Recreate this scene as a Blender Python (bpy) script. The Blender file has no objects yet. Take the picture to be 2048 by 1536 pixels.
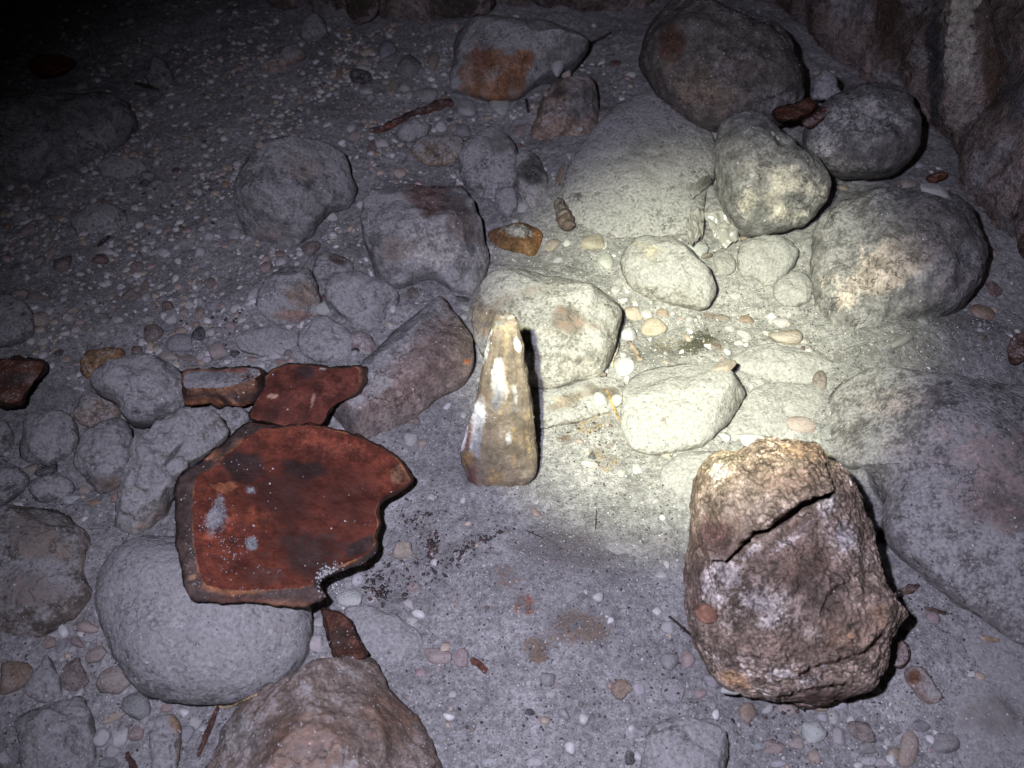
import bpy, math, random
import numpy as np
from mathutils import Vector, Matrix

random.seed(7)
RNG = np.random.default_rng(11)
scene = bpy.context.scene
COL = scene.collection

# ------------------------------------------------------------------ camera
W, Hpx = 2048.0, 1536.0                     # the photograph's own size: layout is read off it
CAM_H, PITCH, HFOV = 0.50, math.radians(52), math.radians(58)
FPX = (W / 2) / math.tan(HFOV / 2)
CAM = np.array([0.0, 0.0, CAM_H])
FWD = np.array([0.0, math.cos(PITCH), -math.sin(PITCH)])
RIGHT = np.array([1.0, 0.0, 0.0])
UPV = np.cross(RIGHT, FWD)
cam_data = bpy.data.cameras.new('camera')
cam = bpy.data.objects.new('camera', cam_data)
COL.objects.link(cam)
cam.location = CAM
cam.rotation_euler = (math.pi / 2 - PITCH, 0, 0)
cam_data.sensor_width = 36
cam_data.lens = 18 / math.tan(HFOV / 2)
cam_data.clip_start, cam_data.clip_end = 0.01, 50
cam_data.dof.use_dof = True
cam_data.dof.focus_distance = 0.61
cam_data.dof.aperture_fstop = 12
scene.camera = cam

# ------------------------------------------------------------------ world, lamps, exposure
SUN_EL, SUN_ROT = math.radians(8), math.radians(200)
world = bpy.data.worlds.new('World')
scene.world = world
world.use_nodes = True
wn = world.node_tree
sky = wn.nodes.new('ShaderNodeTexSky')
sky.sky_type = 'NISHITA'
sky.sun_disc = False
sky.sun_elevation, sky.sun_rotation = SUN_EL, SUN_ROT
wn.links.new(sky.outputs[0], wn.nodes['Background'].inputs[0])
wn.nodes['Background'].inputs[1].default_value = 0.0012      # deep in a cave: only a trace of daylight

def ray(px, py):
    px = np.asarray(px, float); py = np.asarray(py, float)
    d = FWD + ((px - W / 2) / FPX)[..., None] * RIGHT - ((py - Hpx / 2) / FPX)[..., None] * UPV
    return d / np.linalg.norm(d, axis=-1, keepdims=True)

def lamp(name, loc, target, power, angle, blend, color, radius):
    l = bpy.data.lights.new(name, 'SPOT')
    l.energy, l.spot_size, l.spot_blend, l.color, l.shadow_soft_size = power, angle, blend, color, radius
    o = bpy.data.objects.new(name, l)
    COL.objects.link(o)
    o.location = loc
    o.rotation_euler = (Vector(target) - Vector(loc)).to_track_quat('-Z', 'Y').to_euler()
    return o

def plane_pt(px, py, z=0.0):
    d = ray(px, py)
    return CAM + d * ((z - CAM_H) / d[..., 2])[..., None]

# the photographer's flash (left of and above the lens) and hand torch: the photo is lit by these two
lamp('camera_flash', CAM - 0.050 * RIGHT + 0.040 * UPV, plane_pt(1175, 985), 15.2, math.radians(90), 1.0, (0.79, 0.77, 1.0), 0.006)
lamp('hand_torch', CAM - 0.075 * RIGHT + 0.060 * UPV, plane_pt(1375, 696), 51.0, math.radians(29.5), 1.0, (0.98, 1.0, 0.70), 0.008)

scene.view_settings.view_transform = 'Standard'
scene.view_settings.look = 'None'
scene.view_settings.exposure = 0
scene.view_settings.gamma = 1
scene.view_settings.use_curve_mapping = False

# ------------------------------------------------------------------ noise
def _hash(ix, iy, iz, s):
    h = (ix.astype(np.int64) * 374761393 + iy.astype(np.int64) * 668265263 + iz.astype(np.int64) * 2147483647 + s * 974711) & 0xffffffff
    h = ((h ^ (h >> 13)) * 1274126177) & 0xffffffff
    h = ((h ^ (h >> 16)) * 2246822519) & 0xffffffff
    return (h ^ (h >> 15)) & 0xffff

def perlin(P, scale, seed=0):
    q = np.asarray(P, float) * scale
    i = np.floor(q).astype(np.int64)
    f = q - i
    u = f * f * f * (f * (f * 6 - 15) + 10)
    out = 0
    for dx in (0, 1):
        for dy in (0, 1):
            for dz in (0, 1):
                h = _hash(i[:, 0] + dx, i[:, 1] + dy, i[:, 2] + dz, seed)
                a = h * (2 * np.pi / 65536.0); zc = ((h * 7919) % 65536) / 32768.0 - 1
                r = np.sqrt(np.maximum(0, 1 - zc * zc))
                g = r * np.cos(a) * (f[:, 0] - dx) + r * np.sin(a) * (f[:, 1] - dy) + zc * (f[:, 2] - dz)
                out = out + g * np.where(dx, u[:, 0], 1 - u[:, 0]) * np.where(dy, u[:, 1], 1 - u[:, 1]) * np.where(dz, u[:, 2], 1 - u[:, 2])
    return out * 1.5

def fbm(P, scale, octs=4, seed=0, gain=0.5):
    out, a = 0, 1.0
    for k in range(octs):
        out = out + a * perlin(P, scale * 2 ** k, seed + k)
        a *= gain
    return out

def sstep(a, b, x):
    t = np.clip((x - a) / (b - a), 0, 1)
    return t * t * (3 - 2 * t)

# ------------------------------------------------------------------ projections
def project(P):
    v = np.asarray(P) - CAM
    z = v @ FWD
    return W / 2 + FPX * (v @ RIGHT) / z, Hpx / 2 - FPX * (v @ UPV) / z

def H0(x, y):
    P = np.stack([x, y, np.zeros_like(x)], -1).reshape(-1, 3)
    h = 0.007 * perlin(P, 5, 3) + 0.0030 * perlin(P, 17, 4) + 0.0012 * perlin(P, 48, 5)
    return h.reshape(np.shape(x))

def ground(px, py):
    px = np.atleast_1d(np.asarray(px, float)); py = np.atleast_1d(np.asarray(py, float))
    d = ray(px, py)
    z = np.zeros(len(px))
    for _ in range(4):
        P = CAM + d * ((z - CAM_H) / d[:, 2])[:, None]
        z = H0(P[:, 0], P[:, 1])
    return P

# ------------------------------------------------------------------ materials
class NT:
    def __init__(self, name):
        self.m = bpy.data.materials.new(name); self.m.use_nodes = True
        self.t = self.m.node_tree; self.b = self.t.nodes['Principled BSDF']
    def n(self, kind, **kw):
        x = self.t.nodes.new(kind)
        for k, v in kw.items(): setattr(x, k, v)
        return x
    def put(self, sock, v):
        if isinstance(v, bpy.types.NodeSocket): self.t.links.new(v, sock)
        else: sock.default_value = v if not isinstance(v, tuple) or len(v) != 3 or sock.type == 'VECTOR' else v + (1,)
    def math(self, op, a, b=0.0, c=0.0, clamp=False):
        x = self.n('ShaderNodeMath', operation=op, use_clamp=clamp)
        for s, v in zip(x.inputs, (a, b, c)): self.put(s, v)
        return x.outputs[0]
    def mix(self, f, a, b, mode='MIX'):
        x = self.n('ShaderNodeMix', data_type='RGBA', blend_type=mode)
        self.put(x.inputs['Factor'], f); self.put(x.inputs[6], a); self.put(x.inputs[7], b)
        return x.outputs[2]
    def step(self, x, a, b, lo=0.0, hi=1.0):
        r = self.n('ShaderNodeMapRange', interpolation_type='SMOOTHSTEP')
        for s, v in zip(r.inputs, (x, a, b, lo, hi)): self.put(s, v)
        return r.outputs[0]
    def noise(self, vec, scale, detail=4.0, rough=0.55):
        x = self.n('ShaderNodeTexNoise')
        self.put(x.inputs['Vector'], vec); x.inputs['Scale'].default_value = scale
        x.inputs['Detail'].default_value = detail; x.inputs['Roughness'].default_value = rough
        return x.outputs[0]
    def voro(self, vec, scale):
        x = self.n('ShaderNodeTexVoronoi')
        self.put(x.inputs['Vector'], vec); x.inputs['Scale'].default_value = scale
        return x.outputs['Distance'], x.outputs['Color']
    def objvec(self):
        tc = self.n('ShaderNodeTexCoord'); oi = self.n('ShaderNodeObjectInfo')
        r = self.math('MULTIPLY', oi.outputs['Random'], 13.0)
        a = self.n('ShaderNodeVectorMath', operation='ADD')
        self.put(a.inputs[0], tc.outputs['Object']); self.put(a.inputs[1], r)
        return a.outputs[0], oi.outputs['Color']
    def attr(self, name, kind='GEOMETRY'):
        return self.n('ShaderNodeAttribute', attribute_name=name, attribute_type=kind)
    def specks(self, vec, scale, size, share):
        d, c = self.voro(vec, scale)
        sx = self.n('ShaderNodeSeparateColor'); self.put(sx.inputs[0], c)
        return self.math('MULTIPLY', self.step(d, size, size * 0.6), self.math('GREATER_THAN', sx.outputs[0], 1 - share))
    def bump(self, h, strength, dist, normal=None):
        x = self.n('ShaderNodeBump'); self.put(x.inputs['Height'], h)
        x.inputs['Strength'].default_value = strength; x.inputs['Distance'].default_value = dist
        if normal: self.put(x.inputs['Normal'], normal)
        return x.outputs[0]
    def out(self, col, rough, normal, spec=0.3):
        self.put(self.b.inputs['Base Color'], col); self.put(self.b.inputs['Roughness'], rough)
        self.put(self.b.inputs['Normal'], normal); self.put(self.b.inputs['Specular IOR Level'], spec)
        return self.m

SAND = (0.325, 0.32, 0.315)

def stone_material(name, pits=0.5, spec=0.25, rough=0.9, bump=1.0, contrast=1.0, soft=(0.15, 0.75), grain=0.34, aw=(1.1, 1.3), crack=0.7):
    k = NT(name)
    v, oc = k.objvec()
    n1 = k.noise(v, 22, 5); n2 = k.noise(v, 110, 6, 0.62); n3 = k.noise(v, 470, 4, 0.7)
    t = k.attr('tint')
    a = k.step(k.math('ADD', k.math('ADD', t.outputs['Alpha'], k.math('MULTIPLY', k.math('SUBTRACT', n2, 0.5), aw[0])), k.math('MULTIPLY', k.math('SUBTRACT', n3, 0.5), aw[1])), soft[0], soft[1])
    a = k.math('MULTIPLY', a, k.math('GREATER_THAN', t.outputs['Alpha'], 0.02))
    base = k.mix(a, oc, t.outputs['Color'])
    m = k.step(n2, 0.3, 0.72, 1 - 0.42 * contrast, 1 + 0.42 * contrast)
    m = k.math('MULTIPLY', m, k.step(n1, 0.3, 0.7, 1 - 0.25 * contrast, 1 + 0.22 * contrast))
    m = k.math('MULTIPLY', m, k.step(n3, 0.32, 0.68, 1 - grain, 1 + grain))
    cc = k.n('ShaderNodeCombineColor')
    for s in cc.inputs[:3]: k.put(s, m)
    col = k.mix(1.0, base, cc.outputs[0], 'MULTIPLY')
    ck = k.math('ABSOLUTE', k.math('SUBTRACT', k.noise(v, 26, 6, 0.6), 0.5))
    ck = k.math('MULTIPLY', k.step(ck, 0.010, 0.002), k.step(n1, 0.48, 0.58))
    col = k.mix(k.math('MULTIPLY', ck, crack), col, (0.05, 0.045, 0.04))
    geo = k.n('ShaderNodeNewGeometry'); sz = k.n('ShaderNodeSeparateXYZ'); k.put(sz.inputs[0], geo.outputs['Normal'])
    d = k.attr('dust', 'OBJECT').outputs['Fac']
    dm = k.math('ADD', d, k.math('MULTIPLY', k.math('SUBTRACT', n1, 0.5), 0.9))
    dm = k.math('ADD', dm, k.math('MULTIPLY', k.math('SUBTRACT', n2, 0.5), 1.1))
    dm = k.math('ADD', dm, k.math('MULTIPLY', k.math('SUBTRACT', n3, 0.5), 1.1))
    dm = k.math('ADD', dm, k.math('MULTIPLY', k.math('SUBTRACT', sz.outputs[2], 0.62), 0.55))
    dm = k.step(dm, 0.32, 0.72)
    dm = k.math('MULTIPLY', dm, k.math('SUBTRACT', 1.0, k.math('MULTIPLY', a, 0.85)))
    dcol = k.mix(k.step(n3, 0.3, 0.7), tuple(x * 0.72 for x in SAND), tuple(x * 1.22 for x in SAND))
    col = k.mix(dm, col, dcol)
    col = k.mix(k.math('MULTIPLY', k.specks(v, 330, 0.26, 0.10), pits), col, (0.05, 0.045, 0.045))
    sp = k.specks(v, 300, 0.20, 0.05)
    col = k.mix(sp, col, (0.62, 0.62, 0.62))  # mica sparkle put into the colour as bright specks, smoother too
    h = k.math('ADD', k.math('MULTIPLY', n2, 1.6), k.math('MULTIPLY', n3, 0.55))
    h = k.math('SUBTRACT', h, k.math('MULTIPLY', ck, 0.6 * crack))
    nm = k.bump(h, 0.75 * bump, 0.0022)
    return k.out(col, k.math('SUBTRACT', rough, k.math('MULTIPLY', sp, 0.5)), nm, spec)

M = {}
M['stone'] = stone_material('stone')
M['sherd'] = stone_material('fired_clay', pits=0.3, spec=0.35, rough=0.72, bump=0.6, contrast=1.1, grain=0.26, crack=0.3)
M['horn'] = stone_material('weathered_horn', pits=0.3, spec=0.2, rough=0.85, bump=0.5, contrast=0.8, soft=(0.25, 0.8), grain=0.2, aw=(1.2, 0.8), crack=0.3)
M['lump'] = stone_material('dried_crust', pits=0.9, spec=0.2, rough=0.95, bump=1.5, contrast=1.25, grain=0.5, aw=(1.5, 2.2), soft=(0.25, 0.7))
M['bark'] = stone_material('bark', pits=0.5, spec=0.25, rough=0.8, bump=1.2, contrast=1.2)

def pebble_material():
    k = NT('pebble')
    v, oc = k.objvec()
    n1 = k.noise(v, 1.4, 3); n2 = k.noise(v, 7, 4)
    m = k.math('MULTIPLY', k.step(n1, 0.3, 0.7, 0.78, 1.15), k.step(n2, 0.3, 0.7, 0.8, 1.15))
    cc = k.n('ShaderNodeCombineColor')
    for s in cc.inputs[:3]: k.put(s, m)
    col = k.mix(1.0, oc, cc.outputs[0], 'MULTIPLY')
    dm = k.step(k.math('ADD', n2, k.math('MULTIPLY', n1, 0.5)), 0.62, 0.95, 0.0, 0.65)
    col = k.mix(dm, col, SAND)
    col = k.mix(k.specks(v, 9, 0.2, 0.06), col, (0.08, 0.07, 0.065))
    return k.out(col, 0.55, k.bump(n2, 0.35, 0.12), 0.35)
M['pebble'] = pebble_material()

def sand_material():
    k = NT('sand')
    tc = k.n('ShaderNodeTexCoord'); v = tc.outputs['Object']
    n0 = k.noise(v, 9, 4); n1 = k.noise(v, 45, 5); n2 = k.noise(v, 260, 4, 0.65); n3 = k.noise(v, 900, 2, 0.7)
    t = k.attr('tint')
    a = k.step(k.math('ADD', t.outputs['Alpha'], k.math('MULTIPLY', k.math('SUBTRACT', n2, 0.5), 2.2)), 0.4, 0.8)
    a = k.math('MULTIPLY', a, k.math('GREATER_THAN', t.outputs['Alpha'], 0.02))
    m = k.math('MULTIPLY', k.step(n2, 0.28, 0.72, 0.62, 1.3), k.step(n3, 0.3, 0.7, 0.72, 1.25))
    m = k.math('MULTIPLY', m, k.step(n1, 0.3, 0.7, 0.86, 1.1))
    m = k.math('MULTIPLY', m, k.step(n0, 0.3, 0.7, 0.74, 1.14))
    cc = k.n('ShaderNodeCombineColor')
    for s in cc.inputs[:3]: k.put(s, m)
    col = k.mix(a, SAND, t.outputs['Color'])
    col = k.mix(1.0, col, cc.outputs[0], 'MULTIPLY')
    col = k.mix(k.specks(v, 380, 0.34, 0.14), col, (0.06, 0.055, 0.055))
    sp = k.specks(v, 380, 0.24, 0.09)
    col = k.mix(sp, col, (0.6, 0.6, 0.6))  # sparkle of the sand painted in as light specks
    h = k.math('ADD', k.math('MULTIPLY', n2, 1.2), k.math('MULTIPLY', n3, 0.7))
    return k.out(col, k.math('SUBTRACT', 0.95, k.math('MULTIPLY', sp, 0.6)), k.bump(h, 0.9, 0.0016), 0.25)
M['sand'] = sand_material()

def wall_material():
    k = NT('cave_rock')
    tc = k.n('ShaderNodeTexCoord'); v = tc.outputs['Object']
    mp = k.n('ShaderNodeMapping'); k.put(mp.inputs['Vector'], v); mp.inputs['Scale'].default_value = (1, 1, 0.4)
    n0 = k.noise(mp.outputs[0], 14, 5); n1 = k.noise(mp.outputs[0], 42, 6, 0.65); n2 = k.noise(v, 190, 5, 0.65); n3 = k.noise(v, 700, 2)
    col = k.mix(k.step(n0, 0.38, 0.62), (0.19, 0.15, 0.13), (0.44, 0.35, 0.315))
    col = k.mix(k.step(n1, 0.52, 0.66), col, (0.11, 0.075, 0.056))
    col = k.mix(k.step(k.noise(v, 30, 5), 0.52, 0.68, 0, 0.8), col, (0.38, 0.375, 0.375))
    t = k.attr('tint')
    a = k.step(k.math('ADD', t.outputs['Alpha'], k.math('MULTIPLY', k.math('SUBTRACT', n2, 0.5), 1.6)), 0.35, 0.7)
    a = k.math('MULTIPLY', a, k.math('GREATER_THAN', t.outputs['Alpha'], 0.02))
    col = k.mix(a, col, t.outputs['Color'])
    m = k.math('MULTIPLY', k.step(n2, 0.3, 0.7, 0.5, 1.35), k.step(n3, 0.3, 0.7, 0.75, 1.2))
    cc = k.n('ShaderNodeCombineColor')
    for s in cc.inputs[:3]: k.put(s, m)
    col = k.mix(1.0, col, cc.outputs[0], 'MULTIPLY')
    sp = k.specks(v, 260, 0.2, 0.05)
    col = k.mix(sp, col, (0.55, 0.53, 0.5))
    h = k.math('ADD', k.math('MULTIPLY', n1, 2.5), k.math('ADD', k.math('MULTIPLY', n2, 1.5), k.math('MULTIPLY', n3, 0.4)))
    return k.out(col, 0.9, k.bump(h, 1.0, 0.004), 0.25)
M['wall'] = wall_material()

def plain(name, col, rough=0.8, spec=0.3, trans=0.0):
    k = NT(name)
    k.put(k.b.inputs['Base Color'], col); k.b.inputs['Roughness'].default_value = rough
    k.b.inputs['Specular IOR Level'].default_value = spec
    k.b.inputs['Transmission Weight'].default_value = trans
    return k.m
M['film'] = plain('clear_film', (0.72, 0.71, 0.67), 0.12, 1.0, 0.65)
M['film'].node_tree.nodes['Principled BSDF'].inputs['Coat Weight'].default_value = 1.0
M['film'].node_tree.nodes['Principled BSDF'].inputs['Coat Roughness'].default_value = 0.12
def grain_material():
    k = NT('sand_grain')
    k.out(k.attr('tint').outputs['Color'], 0.5, k.n('ShaderNodeNewGeometry').outputs['Normal'], 0.5)
    return k.m
M['grain'] = grain_material()

# ------------------------------------------------------------------ mesh helpers
def make_mesh(name, V, F, mat, tint=None, smooth=True):
    me = bpy.data.meshes.new(name)
    V = np.asarray(V, np.float32)
    me.vertices.add(len(V)); me.vertices.foreach_set('co', V.ravel())
    if isinstance(F, np.ndarray):
        n, s = F.shape
        me.loops.add(n * s); me.loops.foreach_set('vertex_index', F.ravel().astype(np.int32))
        me.polygons.add(n); me.polygons.foreach_set('loop_start', np.arange(0, n * s, s, dtype=np.int32))
    else:
        li = np.concatenate([np.asarray(f, np.int32) for f in F])
        st = np.cumsum([0] + [len(f) for f in F])[:-1].astype(np.int32)
        me.loops.add(len(li)); me.loops.foreach_set('vertex_index', li)
        me.polygons.add(len(F)); me.polygons.foreach_set('loop_start', st)
    me.update(calc_edges=True); me.validate()
    if smooth: me.polygons.foreach_set('use_smooth', np.ones(len(me.polygons), bool))
    if tint is not None and len(me.vertices) == len(tint):
        at = me.color_attributes.new('tint', 'FLOAT_COLOR', 'POINT')
        at.data.foreach_set('color', np.asarray(tint, np.float32).ravel())
    me.materials.append(mat)
    return me

def link(name, me, loc=(0, 0, 0), parent=None, label=None, cat=None, group=None, kind=None, color=None, dust=0.0):
    o = bpy.data.objects.new(name, me); COL.objects.link(o)
    o.location = loc
    if parent: o.parent = parent
    if label: o['label'] = label
    if cat: o['category'] = cat
    if group: o['group'] = group
    if kind: o['kind'] = kind
    if color: o.color = (*color, 1)
    o['dust'] = float(dust)
    return o

def resample(poly, n, jitter=0.0, seed=0):
    P = np.asarray(poly, float); m = len(P)
    t = np.arange(m * 16) / 16.0
    i = np.floor(t).astype(int); f = (t - i)[:, None]
    p0, p1, p2, p3 = P[(i - 1) % m], P[i % m], P[(i + 1) % m], P[(i + 2) % m]
    C = 0.5 * ((2 * p1) + (-p0 + p2) * f + (2 * p0 - 5 * p1 + 4 * p2 - p3) * f ** 2 + (-p0 + 3 * p1 - 3 * p2 + p3) * f ** 3)
    Cc = np.vstack([C, C[:1]])
    L = np.r_[0, np.cumsum(np.linalg.norm(np.diff(Cc[:, :2], axis=0), axis=1))]
    s = np.linspace(0, L[-1], n, endpoint=False)
    R = np.stack([np.interp(s, L, Cc[:, k]) for k in range(P.shape[1])], 1)
    if jitter:
        c = R[:, :2].mean(0)
        q = np.c_[R[:, :2] / 60.0, np.full(n, seed * 1.7)]
        d = R[:, :2] - c
        R[:, :2] += d / np.maximum(1e-6, np.linalg.norm(d, axis=1, keepdims=True)) * (jitter * fbm(q, 1.6, 3, seed))[:, None]
    return R

def tints_at(V, tints, seed=0):
    out = np.zeros((len(V), 4))
    if not tints: return out
    px, py = project(V)
    nz = 0.45 * perlin(V, 60, seed + 40) + 0.25 * perlin(V, 170, seed + 41)
    for (cx, cy, rx, ry, ang, colr, st) in tints:
        a = math.radians(ang)
        dx, dy = px - cx, py - cy
        e = np.sqrt(((dx * math.cos(a) + dy * math.sin(a)) / rx) ** 2 + ((-dx * math.sin(a) + dy * math.cos(a)) / ry) ** 2)
        w = sstep(1.45, 0.45, e + nz) * st
        k = w / np.maximum(1e-6, w + out[:, 3] * (1 - w))
        out[:, :3] = out[:, :3] * (1 - k[:, None]) + np.array(colr) * k[:, None]
        out[:, 3] = np.maximum(out[:, 3], w)
    return out

def ring_faces(nr, m, base=0, close=True):
    i, j = np.meshgrid(np.arange(nr - 1), np.arange(m if close else m - 1), indexing='ij')
    a = base + i * m + j; b = base + i * m + (j + 1) % m
    return np.stack([a, b, b + m, a + m], -1).reshape(-1, 4)

FOOT = []            # (x, y, r) of the stones, for the sand that banks up against them
BUILT = []

def body(poly, t=0.5, lift=None, d1=0.45, d2=0.75, p=2.2, noise=1.0, facets=0, seed=1, normal=None, jitter=3, fine=1.0, k_lift=0.33, custom=None, maxm=220, rings=None):
    """closed stone whose outline is the traced one: an inflated plate standing at its own place on the ground"""
    P0 = np.asarray(poly, float)
    per = np.linalg.norm(P0 - np.roll(P0, 1, 0), axis=1).sum()
    m = int(np.clip(per / 5.0 * fine, 28, maxm)); kf = int(np.clip(m / 4.5, 7, 60)); kb = max(4, kf // 4)
    if rings: kf = rings
    R = resample(P0, m, jitter * min(1, per / 500), seed)
    c = R.mean(0)
    G = ground([c[0]], [c[1]])[0]
    rpx = np.sqrt(abs(np.sum(R[:, 0] * np.roll(R[:, 1], -1) - R[:, 1] * np.roll(R[:, 0], -1))) / 2 / math.pi)
    dist = np.linalg.norm(G - CAM); r = rpx * dist / FPX
    tc = CAM - G; tc /= np.linalg.norm(tc)
    n = np.array(normal, float) if normal is not None else (1 - t) * np.array([0, 0, 1.0]) + t * tc
    n /= np.linalg.norm(n)
    zc = G[2] + (k_lift * r if lift is None else lift)
    d = ray(c[0], c[1]); C = CAM + d * ((zc - CAM_H) / d[2])
    D = ray(R[:, 0], R[:, 1])
    Pr = CAM + D * (((C - CAM) @ n) / (D @ n))[:, None]
    rows, hs = [], []
    for k in range(kf + 1):
        s = 1 - (1 - (k + 0.02) / (kf + 0.02)) ** 1.5
        h = (1 - s ** p) ** (1 / p); hs.append(h)
        rows.append(C + (Pr - C) * s + n * d1 * r * h)
    for k in range(1, kb + 1):
        th = (1 - k / (kb + 0.05)) * math.pi / 2
        s, h = math.sin(th) ** (2 / p), math.cos(th) ** (2 / p)
        rows.append(C + (Pr - C) * s - n * d2 * r * h)
    V = np.vstack(rows)
    rg = np.random.default_rng(seed)
    if facets:
        for _ in range(facets):
            az = rg.uniform(0, 2 * math.pi); tl = rg.uniform(0.25, 1.15)
            u = np.cross(n, [1, 0, 0.1]); u /= np.linalg.norm(u); w = np.cross(n, u)
            kd = n * math.cos(tl) + math.sin(tl) * (u * math.cos(az) + w * math.sin(az))
            q = (V - C) @ kd
            lim = q.max() * rg.uniform(0.62, 0.82)
            V = V - kd * (np.maximum(0, q - lim) * 0.85)[:, None]
    rad = V - C
    dirn = rad / np.maximum(1e-6, np.linalg.norm(rad, axis=1, keepdims=True))
    hh = np.repeat(np.array(hs + [0.6] * kb), m)
    amp = 0.35 + 0.65 * hh
    disp = noise * r * (0.13 * perlin(V / r, 1.3, seed) + 0.07 * perlin(V / r, 3.1, seed + 1)) * amp
    disp += noise * 0.0016 * fbm(V, 55, 3, seed + 2) * amp + noise * 0.0009 * fbm(V, 170, 3, seed + 5)
    V = V + dirn * disp[:, None]
    if custom: V = custom(V, C, n, r)
    nr = kf + 1 + kb
    F = ring_faces(nr, m)
    V = np.vstack([V, V[:m].mean(0), V[-m:].mean(0)])
    top, bot = nr * m, nr * m + 1
    j = np.arange(m)
    caps = np.vstack([np.stack([np.full(m, top), (j + 1) % m, j], 1), np.stack([np.full(m, bot), (nr - 1) * m + j, (nr - 1) * m + (j + 1) % m], 1)])
    faces = [tuple(f[::-1]) for f in F] + [tuple(f[::-1]) for f in caps]
    # make sure normals point outward
    a, b, cc = V[faces[0][0]], V[faces[0][1]], V[faces[0][2]]
    fc = faces[len(F) // 3]
    if np.dot(np.cross(V[fc[1]] - V[fc[0]], V[fc[2]] - V[fc[0]]), V[fc[0]] - C) < 0:
        faces = [f[::-1] for f in faces]
    return V, faces, G, r

def stone(name, label, cat, poly, color, tints=None, dust=0.5, mat='stone', group=None, parent=None, foot=True, **kw):
    seed = kw.pop('seed', len(BUILT) + 20)
    V, F, G, r = body(poly, seed=seed, **kw)
    me = make_mesh(name, V - G, F, M[mat], tints_at(V, tints, seed))
    o = link(name, me, G, parent, label, cat, group, None, color, dust)
    BUILT.append(o)
    return o

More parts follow.
